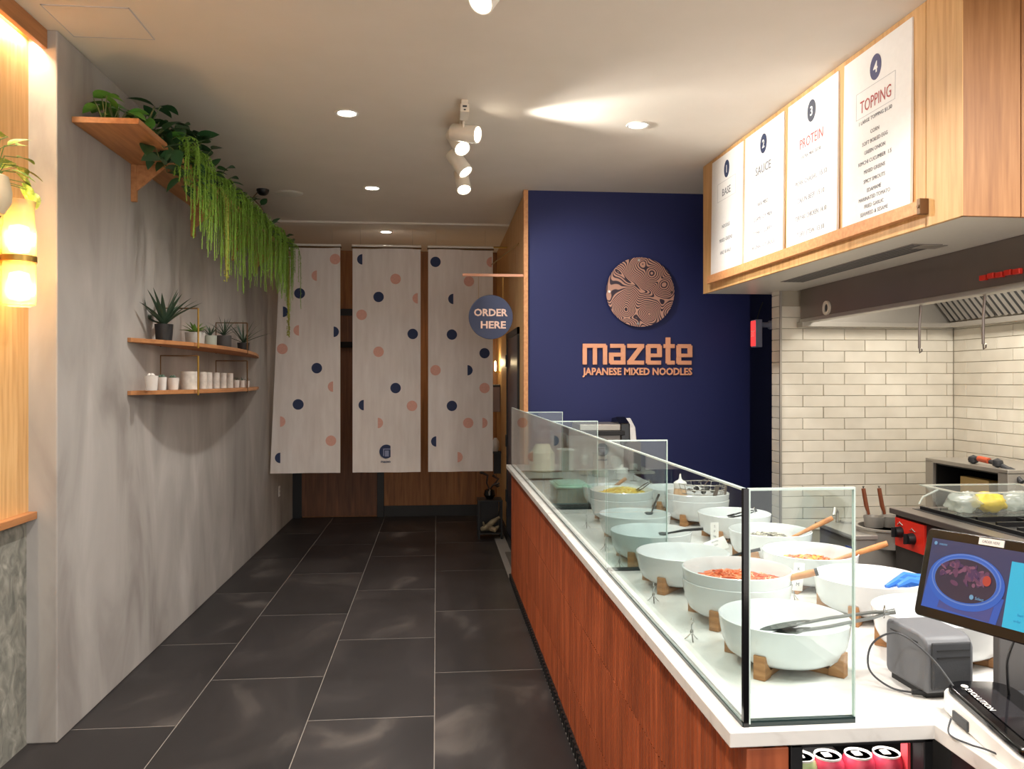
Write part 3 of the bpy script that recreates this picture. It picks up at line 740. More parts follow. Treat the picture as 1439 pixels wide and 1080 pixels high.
def goblet(label, x, y, s=1, upside=False):
    m = MB().m(CLEAR)
    prof = [(0, 0), (.032, .001), (.03, .004), (.005, .008), (.004, .06), (.012, .07), (.03, .09), (.036, .12), (.034, .15), (.033, .15), (.035, .12), (.029, .092), (0, .075)]
    m.lathe([(r*s, z*s) for r, z in prof], 24); solo('glass_goblet', m, label, 'glass', (x, y, .931), 'stem glasses at the far end')
goblet('stem glass just right of the tall clear container', 1.06, 5.75); goblet('stem glass in front of the steel jug', 1.22, 5.45, 1.1); goblet('shorter stem glass behind the corn bowl', 1.33, 5.40, .8)
m = MB().m(STEEL); m.lathe([(0, 0), (.045, 0), (.047, .006), (.040, .12), (.044, .15), (.042, .15), (.038, .12), (.043, .008), (0, .006)], 28); m.tube([(.042, 0, .13), (.075, 0, .12), (.078, 0, .06), (.044, 0, .03)], .004, 8)
solo('steel_jug', m, 'slim steel jug with side handle among the glassware', 'jug', (1.20, 5.95, .931))
m = MB().m(WHITEP); m.lathe([(0, 0), (.05, 0), (.052, .02), (.05, .035), (.015, .037), (.013, .055), (.02, .06), (0, .061)], 24)
solo('white_dispenser', m, 'low round white tape-like dispenser on the rear worktop', 'dispenser', (1.36, 5.9, .931))
# coffee machine: on an open grey cabinet in front of blue wall
t = thing('drink_machine', 'low drink machine with chrome top bar and black and white side against the blue wall', 'machine', (1.34, 6.35, .93))
m = MB().m(mat('machine_grey', (150, 148, 146), .45)); m.box(1.0, 1.45, 6.2, 6.55, .931, 1.19); obj('cabinet', m, t, smooth=0, bevel=.005)
m = MB().m(BLACK); m.box(1.02, 1.45, 6.16, 6.55, 1.19, 1.225); obj('tray', m, t, smooth=0, bevel=.004)
m = MB().m(STEEL); m.box(1.10, 1.42, 6.18, 6.54, 1.225, 1.275); obj('top_bar', m, t, smooth=0, bevel=.006)
m = MB().m(BLACKG); m.prism([(6.18, 1.10), (6.52, 1.10), (6.52, 1.31), (6.35, 1.325), (6.2, 1.28)], 1.42, 1.50, 'x'); obj('side_housing', m, t, smooth=0, bevel=.01)
m = MB().m(WHITEP); m.prism([(6.2, 1.13), (6.5, 1.13), (6.5, 1.27), (6.4, 1.315), (6.25, 1.25)], 1.50, 1.555, 'x'); obj('side_cover', m, t, smooth=0, bevel=.012)
m = MB().m(mat('dark_brown_box', (60, 44, 42), .5)); m.box(1.46, 1.56, 6.1, 6.4, 0, 1.14); m.m(mat('grey_sill', (150, 146, 140), .5)); m.box(1.45, 1.66, 6.06, 6.45, .9, .918)
tag(obj('side_cupboard', m, smooth=0, bevel=.003), 'narrow dark brown cupboard right of the drink machine', 'cupboard')

# ================================================================ TILL AREA
# printer
t = thing('receipt_printer', 'grey receipt printer with rounded edges on the worktop below the tablet', 'printer', (1.040, 1.640, .93), radians(2))
m = MB().m(PRN)
# profile in the side (y,z) plane: sloped top front
M = Matrix.Identity(4)
m.prism([(0, .012), (.0, .112), (.012, .128), (.03, .134), (.142, .134), (.150, .124), (.150, .02), (.14, .012)], 0, .11, 'x')
obj('housing', m, t, local=True, smooth=30, bevel=.006)
m = MB().m(BLACK); m.box(.006, .105, .01, .135, 0, .012); obj('base', m, t, local=True, smooth=0)
m = MB().m(DARK); m.box(.010, .100, -.006, .001, .02, .122); obj('front_cover', m, t, local=True, smooth=0, bevel=.004)
m = MB().m(BLACK); m.box(.02, .095, -.0075, -.0055, .088, .091); m.box(.02, .095, -.0075, -.0055, .104, .106); m.box(-.001, .0005, .03, .13, .112, .114); m.box(-.001, .0005, .045, .05, .108, .114); obj('paper_slot', m, t, local=True, smooth=0)
# dark terminal box behind the reader
m = MB().m(mat('terminal_grey', (84, 82, 82), .55)); m.box(0, .34, 0, .02, 0, .16); m.m(DARK); m.box(0, .34, -.10, 0, 0, .03)
t = solo('till_terminal', m, 'dark grey till terminal behind the card reader under the tablet', 'terminal', (1.175, 1.60, .931), smooth=0, bevel=.003)
# card reader
rd = Vector((-.029, -.201, 0)).normalized()
t = thing('card_reader', 'black glossy card reader in a white cradle at the worktop corner', 'card reader', (1.085, 1.43, .931))
Mr = Matrix.Rotation(radians(-8), 4, 'Z')
def rrect(w, l, r, n=6):
    P = []
    for cx, cy, a0 in ((w-r, l-r, 0), (-w+r, l-r, pi/2), (-w+r, -l+r, pi), (w-r, -l+r, 3*pi/2)):
        for i in range(n+1): a = a0+pi/2*i/n; P.append((cx+r*cos(a), cy+r*sin(a)))
    return P
m = MB().m(WHITEP); m.prism(rrect(.072, .165, .045), 0, .036, 'z', Mr @ Matrix.Rotation(radians(3), 4, 'X')); obj('cradle', m, t, local=True, smooth=30, bevel=.003)
m = MB().m(BLACKG); m.prism(rrect(.066, .158, .042), .036, .052, 'z', Mr @ Matrix.Rotation(radians(3), 4, 'X')); obj('body', m, t, local=True, smooth=30, bevel=.005)
m = MB().m(mat('reader_screen', (34, 33, 36), .08)); m.prism(rrect(.030, .125, .014), .0525, .0535, 'z', Mr @ Matrix.Translation((-.012, -.01, 0)) @ Matrix.Rotation(radians(3), 4, 'X')); obj('display', m, t, local=True, smooth=0)
m = MB().m(WHITEP)
Mt = Mr @ Matrix.Rotation(radians(3), 4, 'X') @ Matrix.Translation((-.036, .062, .054)) @ Matrix.Rotation(-pi/2, 4, 'Z') @ Matrix.Rotation(-pi/2, 4, 'X')
m.text('EVOLUTION', .0, 0, 0, .012, w=.095, ext=.0004, M=Mt)
Mt2 = Mr @ Matrix.Rotation(radians(3), 4, 'X') @ Matrix.Translation((-.036, .122, .054))
m.tube([Mt2 @ Vector((.006*cos(a), .006*sin(a), 0)) for a in [2*pi*i/16 for i in range(16)]], .0011, 5, True); m.box(-.002, .004, -.003, .003, -.0003, .0004, Mt2)
obj('lettering', m, t, local=True, smooth=0)
m = MB().m(DARK); m.box(-.0755, -.069, .03, .09, .004, .024, Mr); obj('side_slot', m, t, local=True, smooth=0, bevel=.002)
# cables
def cable(label, pts, r=.0022, mt=DARK, plug=None):
    P = [Vector(p) for p in pts]; Q = []
    for i in range(len(P)-1):
        p0 = P[max(i-1, 0)]; p1 = P[i]; p2 = P[i+1]; p3 = P[min(i+2, len(P)-1)]
        for k in range(8):
            t_ = k/8; Q.append(.5*((2*p1)+(-p0+p2)*t_+(2*p0-5*p1+4*p2-p3)*t_**2+(-p0+3*p1-3*p2+p3)*t_**3))
    Q.append(P[-1]); o = P[0]; t = thing('power_cable', label, 'cable', tuple(o)); m = MB().m(mt); m.tube([q-o for q in Q], r, 8); obj('wire', m, t, local=True)
    if plug: m = MB().m(BLACK); a, b = plug; m.tube([Vector(a)-o, Vector(b)-o], .006, 8); obj('plug', m, t, local=True)
cable('grey cable looping from the printer over to the card reader', [(1.03, 1.66, .938), (.995, 1.70, .936), (.965, 1.735, .965), (.975, 1.74, 1.02), (1.01, 1.70, 1.055), (1.035, 1.62, 1.03), (1.05, 1.56, .985)], plug=((1.022, 1.665, .939), (1.05, 1.655, .939)))
cable('black cable hanging in a loop from the side of the card reader', [(.995, 1.49, .955), (.978, 1.47, .934), (.988, 1.425, .934), (1.0, 1.39, .938), (1.02, 1.34, .936)], .0018)
cable('black cable hanging down behind the tablet, left one', [(1.02, 1.35, 1.15), (1.06, 1.42, 1.09), (1.12, 1.50, 1.02), (1.14, 1.52, .964)], .0028, BLACK)
cable('black cable hanging down behind the tablet, right one', [(1.06, 1.31, 1.15), (1.10, 1.38, 1.10), (1.13, 1.40, 1.04), (1.18, 1.51, .964)], .0028, BLACK)
# tablet on stand
BLp = Vector((.8492, 1.3773, 1.1941)); Rv = Vector((.204, -.9774, .0562)).normalized(); TLp = Vector((.8881, 1.3943, 1.3443))
Uv = (TLp-BLp); HT = Uv.length; Uv = (Uv-Rv*Uv.dot(Rv)).normalized(); Nv = Rv.cross(Uv)   # x right, z up, -y = towards the customer
t = thing('ordering_tablet', 'black bezelled ordering tablet showing a blue noodle bowl picture', 'tablet', tuple(BLp))
Mt = Matrix(((Rv.x, -Nv.x, Uv.x, 0), (Rv.y, -Nv.y, Uv.y, 0), (Rv.z, -Nv.z, Uv.z, 0), (0, 0, 0, 1)))
WT = .31
def rp(x0, x1, z0, z1, r, n=5):
    return [((x0+x1)/2+p, (z0+z1)/2+q) for p, q in rrect((x1-x0)/2, (z1-z0)/2, r, n)]
m = MB().m(mat('tablet_black', (16, 14, 15), .25)); m.prism(rp(0, WT, 0, HT, .01), -.001, .012, 'y', Mt); obj('housing', m, t, local=True, smooth=30, bevel=.002)
def em(name, col, s=1.0): return mat(name, tuple(c*.55 for c in col), .4, emit=s*1.0)
m = MB().m(em('screen_slate', (66, 72, 120), .7)); m.box(.015, WT-.014, -.0020, -.001, .018, HT-.017, Mt); scr = obj('screen', m, t, local=True, smooth=0)
def ell(m, cx, cz, a, b, y, tilt=0, n=40, y2=None):
    P = []
    for i in range(n): q = 2*pi*i/n; x, z_ = a*cos(q), b*sin(q); P.append((cx+x*cos(tilt)-z_*sin(tilt), cz+x*sin(tilt)+z_*cos(tilt)))
    m.prism(P, y, y+.0003, 'y', Mt)
XS = 1.58
m = MB().m(em('screen_blue', (58, 108, 225), .7)); m.prism([(.015, .018), (.168, .018), (.176, .06), (.02, .072)], -.0024, -.002, 'y', Mt)
m.m(em('screen_purple', (84, 92, 170), .7)); m.prism([(.05, .0225), (.155, .019), (.16, .045), (.055, .05)], -.0027, -.0024, 'y', Mt)
cxp, czp = .098, .074
m.m(em('screen_ring', (52, 112, 228), .8)); ell(m, cxp, czp, .077, .047, -.0030)
m.m(em('screen_rim', (120, 160, 245), .8)); ell(m, cxp, czp+.004, .070, .042, -.0033)
m.m(em('screen_ring2', (52, 112, 228), .8)); ell(m, cxp, czp+.0043, .0675, .0400, -.0036)
m.m(em('screen_rim2', (100, 140, 230), .8)); ell(m, cxp, czp+.003, .0635, .0370, -.0038)
m.m(em('screen_dark', (62, 52, 78), .7)); ell(m, cxp, czp+.002, .062, .0360, -.0040)
r_ = random.Random(4)
fcol = [em('screen_food_a', (120, 72, 110), .7), em('screen_food_b', (90, 60, 110), .7), em('screen_food_c', (150, 96, 130), .7)]
for k in range(60):
    a = r_.uniform(0, 2*pi); q = math.sqrt(r_.random()); m.m(fcol[k % 3]); ell(m, cxp-.004+.050*q*cos(a), czp+.012+.019*q*sin(a), r_.uniform(.003, .009), r_.uniform(.0015, .005), -.0043-.00001*k, r_.uniform(0, 3), 10)
m.m(em('screen_tomato', (208, 74, 62), .8)); ell(m, .142, .083, .008, .0085, -.0052, 0, 20)
m.m(em('screen_logo', (130, 190, 235), .8)); ell(m, .025, HT-.025, .0032, .0032, -.0030); m.text('mazete', .042, HT-.025, -.0031, .0042, ext=.0003, M=Mt)
ell(m, .118, .052, .004, .004, -.0054); m.text('Select', .134, .052, -.0054, .005, ext=.0003, M=Mt)
obj('bowl_picture', m, scr, local=True, smooth=0)
m = MB().m(em('screen_cyan', (50, 208, 255), .95)); m.box(.180, WT-.014, -.0030, -.0022, .018, HT-.034, Mt)
m.m(em('screen_teal', (30, 150, 215), .9)); m.text('Start here', .215, .042, -.0032, .004, ext=.0002, M=Mt); m.text('order', .205, .032, -.0032, .004, ext=.0002, M=Mt)
obj('order_panel', m, scr, local=True, smooth=0)
m = MB().m(WHITEP); m.box(.112, .160, -.0025, -.001, HT-.0150, HT-.0035, Mt); m.m(GREYINK); m.text('ORDER HERE', .136, HT-.0093, -.0026, .0045, ext=.0002, maxw=.034, M=Mt)
obj('paper_label', m, t, local=True, smooth=0)
m = MB().m(BLACK)
p0 = BLp+Rv*.13+Uv*.06-Nv*.014
m.tube([p0-BLp, p0-BLp+Vector((.07, .02, -.03)), Vector((1.13, 1.33, 1.08))-BLp, Vector((1.14, 1.34, .95))-BLp], [.014, .014, .016, .02], 12)
m.lathe([(0, 0), (.06, 0), (.06, .008), (.02, .014), (0, .014)], 28, Matrix.Translation(Vector((1.14, 1.34, .931))-BLp))
obj('stand', m, t, local=True)

# ================================================================ MENU FASCIA
ang = atan2(-2.823, .071)
mf = thing('menu_bulkhead', 'oak clad bulkhead over the counter that carries the menu boards', 'bulkhead', (1.935, 5.76, 2.243), ang)
LB = 2.824; HB = H-2.243
for x0, x1 in ((0, .052), (.054, 1.345), (1.347, 2.60), (2.603, LB)):
    m = MB().m(OAK); m.box(x0, x1, 0, .02, 0, HB-.001); obj('fascia_panel', m, mf, local=True, smooth=0, bevel=.0012)
# near end panels run across (world x), so build them with a counter rotation
Mi = Matrix.Rotation(-ang, 4, 'Z') @ Matrix.Translation(Vector((-1.935, -5.76, -2.243)))
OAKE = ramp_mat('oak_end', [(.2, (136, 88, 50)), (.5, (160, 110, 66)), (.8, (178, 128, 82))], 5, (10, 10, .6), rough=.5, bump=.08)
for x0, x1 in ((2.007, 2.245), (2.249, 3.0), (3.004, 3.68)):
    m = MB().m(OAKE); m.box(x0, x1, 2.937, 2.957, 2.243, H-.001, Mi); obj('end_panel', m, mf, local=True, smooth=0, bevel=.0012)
m = MB().m(WHITEM)
m.add([(1.955, 5.74, 2.2435), (2.025, 2.957, 2.2435), (2.53, 2.957, 2.2435), (2.53, 5.74, 2.2435), (1.955, 5.74, 2.262), (2.025, 2.957, 2.262), (2.53, 2.957, 2.262), (2.53, 5.74, 2.262)],
      [(0, 1, 2, 3), (7, 6, 5, 4), (0, 4, 5, 1), (1, 5, 6, 2), (2, 6, 7, 3), (3, 7, 4, 0)], Mi)
obj('soffit', m, mf, local=True, smooth=0, label='white underside')
m = MB().m(WHITEM); m.box(1.95, 2.53, 5.66, 5.755, 2.25, H-.001, Mi); obj('far_panel', m, mf, local=True, smooth=0)
m = MB().m(mat('vent_grey', (134, 126, 122), .6))
Mv = Mi @ Matrix.Translation((2.262, 4.28, 2.241)) @ Matrix.Rotation(radians(-0), 4, 'Z')
m.box(-.075, .075, -.72, .72, 0, .004, Mv); m.m(DARK)
for k in range(5): m.box(-.062+.028*k, -.052+.028*k, -.70, .70, -.0015, .001, Mv)
obj('linear_vent', m, mf, local=True, smooth=0)
m = MB().m(STEEL); m.box(-.06, .06, -.05, .05, -.004, .0, Mi @ Matrix.Translation((2.31, 3.62, 2.243))); obj('vent_plate', m, mf, local=True, smooth=0, bevel=.002)
m = MB().m(OAKH); m.box(.17, 2.61, -.035, -.002, .052, .107); rl = obj('ledge_rail', m, mf, local=True, smooth=0, bevel=.002, label='copper brown ledge rail')
m = MB().m(BRONZE); m.box(2.60, 2.622, -.040, -.001, .048, .112); m.cyl((2.611, -.041, .08), (2.611, -.044, .08), .008, n=12); obj('end_bracket', m, rl, local=True, smooth=0, bevel=.002)
Rm = Matrix.Translation((1.935, 5.76, 2.243)) @ Matrix.Rotation(ang, 4, 'Z')
def menu(x0, num, head, hcol, hh, sub, lines, zs, lh, label, ncol):
    p = Rm @ Vector((x0, -.004, .108))
    t = thing('menu_board', label, 'menu board', tuple(p), ang, 'menu boards over the counter')
    t.rotation_euler = (radians(-.8), 0, ang)
    W = .545; HBd = .79
    m = MB().m(BOARD); m.box(0, W, -.014, 0, 0, HBd); obj('board', m, t, local=True, smooth=0, bevel=.0015)
    m = MB().m(ncol); m.prism([(.275+.045*cos(a), .683+.058*sin(a)) for a in [2*pi*i/32 for i in range(32)]], -.0155, -.0142, 'y'); dsc = obj('number_disc', m, t, local=True, smooth=0)
    m = MB().m(BOARD); m.text(num, .275, .683, -.0157, .05, ext=.0005, off=.02); obj('number', m, dsc, local=True, smooth=0)
    m = MB().m(hcol); m.text(head, .275, .537, -.0148, hh, ext=.0006, maxw=.25); obj('heading', m, t, local=True, smooth=0)
    m = MB().m(LINEINK); x0_, x1_, z0_, z1_ = .115, .43, .485, .61
    for b in ((x0_, x1_, z0_, z0_+.002), (x0_, x1_, z1_-.002, z1_), (x0_, x0_+.002, z0_, z1_), (x1_-.002, x1_, z0_, z1_)): m.box(b[0], b[1], -.0148, -.0141, b[2], b[3])
    obj('heading_frame', m, t, local=True, smooth=0)
    for s_, z_ in zip(([sub] if sub else [])+lines, ((.462,) if sub else ())+tuple(zs)):
        m = MB().m(GREYINK); m.text(s_, .275, z_, -.0148, .018 if s_ == sub else lh, ext=.0005, maxw=.34 if s_ != sub else .28)
        obj('text_line', m, t, local=True, smooth=0)
menu(.20, '1', 'BASE', GREYINK, .05, '', ['NOODLE', 'MIXED GREENS', 'HALF & HALF'], (.305, .213, .13), .024, 'white menu board numbered 1 headed BASE, farthest over the counter', NAVYP)
menu(.78, '2', 'SAUCE', GREYINK, .052, '', ['AKA MISO', 'SESAME SOY MILK', 'TOMATO CURRY', 'ORIGINAL SOY SAUCE'], (.33, .245, .16, .075), .024, 'white menu board numbered 2 headed SAUCE, second farthest over the counter', NAVYP)
menu(1.375, '3', 'PROTEIN', REDINK, .055, 'EXTRA MEAT $3.50', ['PORK CHASHU  15.10', 'CAJUN BEEF  15.10', 'TERIYAKI CHICKEN  14.10', 'TOFU STEW  13.10'], (.33, .235, .14, .05), .026, 'white menu board numbered 3 headed PROTEIN, second nearest over the counter', mat('disc_slate', (66, 70, 84), .6))
menu(1.975, '4', 'TOPPING', REDINK, .058, '1 LARGE TOPPING $1.50', ['CORN', 'SOFT BOILED EGG', 'GREEN ONION', 'KIMCHI CUCUMBER  1.5', 'MIXED GREENS', 'SPICY SPROUTS', 'EDAMAME', 'MARINATED TOMATO', 'FRIED GARLIC', 'SEAWEED & SESAME'],
     (.40, .357, .314, .27, .225, .18, .136, .1, .064, .03), .018, 'white menu board numbered 4 headed TOPPING, nearest over the counter', mat('disc_violet', (84, 84, 122), .6))

# ================================================================ SIGNS ON THE BLUE WALL
def contour_mat():
    m = bpy.data.materials.new('contour_engraving'); m.use_nodes = True; nt = m.node_tree; b = nt.nodes['Principled BSDF']
    tc = nt.nodes.new('ShaderNodeTexCoord'); n = nt.nodes.new('ShaderNodeTexNoise'); n.inputs['Scale'].default_value = 5; n.inputs['Detail'].default_value = 1
    vm = nt.nodes.new('ShaderNodeVectorMath'); vm.operation = 'MULTIPLY_ADD'; vm.inputs[1].default_value = (.09, 0, .09)
    vo = nt.nodes.new('ShaderNodeTexVoronoi'); vo.feature = 'SMOOTH_F1'; vo.inputs['Scale'].default_value = 4.2; vo.inputs['Smoothness'].default_value = .25
    nt.links.new(tc.outputs['Object'], n.inputs['Vector']); nt.links.new(n.outputs['Color'], vm.inputs[0]); nt.links.new(tc.outputs['Object'], vm.inputs[2]); nt.links.new(vm.outputs[0], vo.inputs['Vector'])
    mu = nt.nodes.new('ShaderNodeMath'); mu.operation = 'MULTIPLY'; mu.inputs[1].default_value = 125
    si = nt.nodes.new('ShaderNodeMath'); si.operation = 'SINE'
    r = nt.nodes.new('ShaderNodeValToRGB'); r.color_ramp.elements[0].position = .30; r.color_ramp.elements[1].position = .55
    r.color_ramp.elements[0].color = L((52, 36, 52)); r.color_ramp.elements[1].color = L((196, 150, 132))
    ad = nt.nodes.new('ShaderNodeMath'); ad.operation = 'MULTIPLY_ADD'; ad.inputs[1].default_value = .5; ad.inputs[2].default_value = .5
    nt.links.new(vo.outputs['Distance'], mu.inputs[0]); nt.links.new(mu.outputs[0], si.inputs[0])
    nt.links.new(si.outputs[0], ad.inputs[0]); nt.links.new(ad.outputs[0], r.inputs[0]); nt.links.new(r.outputs[0], b.inputs['Base Color']); b.inputs['Roughness'].default_value = .35; b.inputs['Metallic'].default_value = .2
    return m
t = thing('round_emblem', 'round copper emblem engraved with contour lines on the blue wall', 'emblem', (1.672, 6.56, 2.342))
m = MB().m(contour_mat()); m.lathe([(0, -.006), (.284, -.006), (.286, -.004), (.286, .004), (0, .004)], 72, Matrix.Rotation(pi/2, 4, 'X')); obj('disc', m, t, local=True)
for a in (pi/2+.05, 0, pi, -pi/2-.08):
    m = MB().m(CHROME); m.cyl((.262*cos(a), .038, .262*sin(a)), (.262*cos(a), -.010, .262*sin(a)), .011, n=14); obj('standoff_pin', m, t, local=True)
# block lettering 'mazete'
def letter_polys(ch):
    """strokes in a unit box 1 high (x-height), width w; list of rectangles x0,x1,z0,z1"""
    s_ = .20
    if ch == 'm': w = 1.12; return w, [(0, s_, 0, 1), (w/2-s_/2, w/2+s_/2, 0, .98), (w-s_, w, 0, .93), (0, w-.06, 1-.2, 1)]
    if ch == 'a': w = .76; return w, [(w-.22, w, 0, .93), (.06, w-.06, .8, 1), (0, w, .38, .58), (0, .22, .06, .5), (.06, w, 0, .2)]
    if ch == 'z': w = .78; return w, [(0, w, .8, 1), (0, w, 0, .2), 'diag']
    if ch == 'e': w = .74; return w, [(0, .22, .06, .94), (.06, w-.06, .8, 1), (w-.22, w, .4, .93), (0, w, .36, .54), (.06, w-.04, 0, .2)]
    if ch == 't': w = .52; return w, [(.1, .32, .06, 1.32), (0, w, .8, 1), (.16, w, 0, .2)]
t = thing('wall_lettering', 'raised copper letters reading mazete on the blue wall', 'sign', (1.194, 6.575, 1.744))
xh = .172; x = 0; gap = .075
tot = sum(letter_polys(c)[0] for c in 'mazete')+gap*5; sx = .925/tot
for i, ch in enumerate('mazete'):
    w, rc = letter_polys(ch); m = MB().m(COPPER)
    k = 0
    for q in rc:
        if q == 'diag':
            m.prism([((x+.02)*sx, .18*xh), ((x+.30)*sx, .18*xh), ((x+w-.02)*sx, .82*xh), ((x+w-.30)*sx, .82*xh)], -.0005, .0195, 'y')
        else:
            e = .0004*k; m.box((x+q[0])*sx, (x+q[1])*sx, -e, .02, q[2]*xh, q[3]*xh)
        k += 1
    obj('letter', m, t, local=True, smooth=0, bevel=.003); x += w+gap
m = MB().m(COPPER); m.text('JAPANESE MIXED NOODLES', .4625, 0, 0, .058, w=.925, ext=.012, off=.030)
solo('wall_lettering', m, 'small copper letters reading JAPANESE MIXED NOODLES under the large name', 'sign', (1.194, 6.595, 1.69), smooth=0)
# order here sign
t = thing('hanging_sign', 'round navy sign reading ORDER HERE hung beside the passage', 'sign', (.44, 6.6, 2.13))
m = MB().m(NAVYD); m.lathe([(0, -.008), (.178, -.008), (.18, -.006), (.18, .006), (.178, .008), (0, .008)], 64, Matrix.Rotation(pi/2, 4, 'X')); obj('disc', m, t, local=True)
m = MB().m(mat('sign_pink', (242, 206, 190), .5)); m.text('ORDER', 0, .038, -.010, .058, w=.275, ext=.004, off=.03); obj('text_line', m, t, local=True, smooth=0); m = MB().m(MATS['sign_pink']); m.text('HERE', .02, -.062, -.010, .058, w=.205, ext=.004, off=.03); obj('text_line', m, t, local=True, smooth=0)
m = MB().m(mat('peach_rod', (222, 160, 128), .4)); m.box(-.23, .272, -.012, .012, .330, .352); obj('rod', m, t, local=True, smooth=0, bevel=.003)
m = MB().m(BRASS); m.tube([(-.10, 0, .33), (-.10, 0, .14)], .0012, 6); m.tube([(.10, 0, .33), (.10, 0, .14)], .0012, 6); obj('wire', m, t, local=True)
# banner rod brackets beyond the sign
m = MB().m(BRASS); m.tube([(0, 0, 0), (.0, -.0, 0), (-.16, 0, 0)], .008, 8); m.tube([(0, -1.2, -.16), (-.16, 0, -.18)], .005, 8)
solo('wall_rod', m, 'thin brass rod bracket on the oak side wall behind the round sign', 'bracket', (.72, 8.3, 2.98))

# ================================================================ BANNERS
DOTS = {  # banner: (u,v,kind) measured, converted below to metres on the banner plane
0: [(471, 364, 'p'), (442, 387, 'pl'), (421, 412, 'n'), (401, 438, 'nr'), (417, 464, 'pl'), (472, 466, 'nr'), (397, 490, 'p'), (445, 517, 'n'), (465, 543, 'pl'), (419, 568, 'n'), (397, 592, 'pr'), (465, 619, 'p'), (391, 643, 'nl')],
1: [(506, 364, 'nl'), (556, 392, 'p'), (532, 417, 'n'), (584, 419, 'pl'), (508, 442, 'p'), (580, 469, 'n'), (532, 494, 'p'), (556, 545, 'n'), (508, 569, 'nl'), (579, 570, 'p'), (534, 594, 'pr')],
2: [(612, 368, 'n'), (688, 368, 'pl'), (659, 395, 'p'), (634, 420, 'nl'), (635, 470, 'n'), (681, 496, 'n'), (612, 520, 'p'), (660, 520, 'nr'), (681, 545, 'p'), (635, 570, 'n'), (658, 594, 'p'), (681, 594, 'pr'), (610, 620, 'nl'), (646, 642, 'pr')]}
def bpos(u, v):   # banner plane y = 8.3 seen from the survey point used while measuring
    s_, c_ = sin(YAW), cos(YAW); r = (u-719.5)/1140; k = 8.3/(c_-r*s_)
    return ((r*c_+s_)*k, 1.61+(535-v)/1140*k)
BX = [(-1.655, -.965), (-.845, -.162), (-.085, .575)]
blab = ['white cloth banner with navy and pink dots nearest the concrete wall', 'white cloth banner with dots and a small navy emblem near its hem', 'white cloth banner with dots behind the round navy sign']
def byy(i, x, z): return 8.3+.012*sin(x*9+i*2)+.006*sin(x*23+i)*(1-(z-.68)/2.4)
for i, (x0, x1) in enumerate(BX):
    t = thing('fabric_banner', blab[i], 'banner', ((x0+x1)/2, 8.3, .68), 0, 'dotted banners across the passage')
    m = MB().m(CLOTH); nx, nz = 28, 30; vs_ = []; fs = []
    for side in (0, 1):
        for a in range(nx+1):
            for b in range(nz+1):
                z = .685+(2.95-.685)*b/nz; xx = x0+(x1-x0)*a/nx
                if i == 0: xx = x0+(.10*(b/nz)) + (x1-x0-.10*(b/nz))*a/nx
                vs_.append((xx, byy(i, xx, z)+side*.0015, z))
    K = (nx+1)*(nz+1)
    for side in (0, 1):
        for a in range(nx):
            for b in range(nz): q = side*K+a*(nz+1)+b; fs.append((q, q+nz+1, q+nz+2, q+1))
    m.add(vs_, fs); cl = obj('cloth', m, t, smooth=60)
    m = MB().m(BRONZE); m.tube([(x0-.01, 8.305, 2.955), (x1+.01, 8.305, 2.955)], .009, 8); obj('rod', m, t)
    m = MB().m(WHITEM); m.box(x0-.005, x1+.005, 8.29, 8.31, 2.965, 2.985); obj('header_bar', m, t, smooth=0, bevel=.002)
    m = MB().m(STEEL)
    for xx in (x0+.08, x1-.08): m.tube([(xx, 8.3, 2.985), (xx, 8.3, 3.152)], .0012, 5)
    obj('hanging_wire', m, t)
    for (u, v, kd) in DOTS[i]:
        cx, cz = bpos(u, v); rr = .053; m = MB().m(NAVYP if kd[0] == 'n' else PINK); n = 24
        if len(kd) == 1: A = [2*pi*q/n for q in range(n)]
        elif kd[1] == 'l': A = [pi/2+pi*q/12 for q in range(13)]; 
        else: A = [-pi/2+pi*q/12 for q in range(13)]
        off = 0 if len(kd) == 1 else (.022 if kd[1] == 'l' else -.022)
        P = [(cx+off+rr*cos(a), cz+rr*sin(a)) for a in A]
        vs_ = [(p, byy(i, p, q)-.0025, q) for p, q in P]; ctr = (sum(p[0] for p in vs_)/len(vs_), 0, sum(p[2] for p in vs_)/len(vs_))
        vs_.append((ctr[0], byy(i, ctr[0], ctr[2])-.0025, ctr[2])); N = len(vs_)-1
        m.add(vs_, [(a, (a+1) % N, N) for a in range(N)]); obj('printed_dot', m, t)
    if i == 1:
        cx, cz = bpos(543, 634); y = byy(i, cx, cz)-.006; m = MB().m(NAVYP)
        m.prism([(cx+.07*cos(2*pi*q/32), cz+.07*sin(2*pi*q/32)) for q in range(32)], y-.001, y, 'y')
        m.m(mat('emblem_pale', (140, 146, 176), .8)); m.box(cx-.032, cx-.022, y-.002, y-.001, cz-.045, cz+.02); m.box(cx-.032, cx+.04, y-.002, y-.001, cz+.02, cz+.03); m.box(cx-.015, cx+.025, y-.002, y-.001, cz-.05, cz+.01)
        m.m(NAVYP); m.text('mazete', cx, cz-.10, y, .026, w=.11, ext=.001, off=.02)
        obj('printed_emblem', m, t, smooth=0)

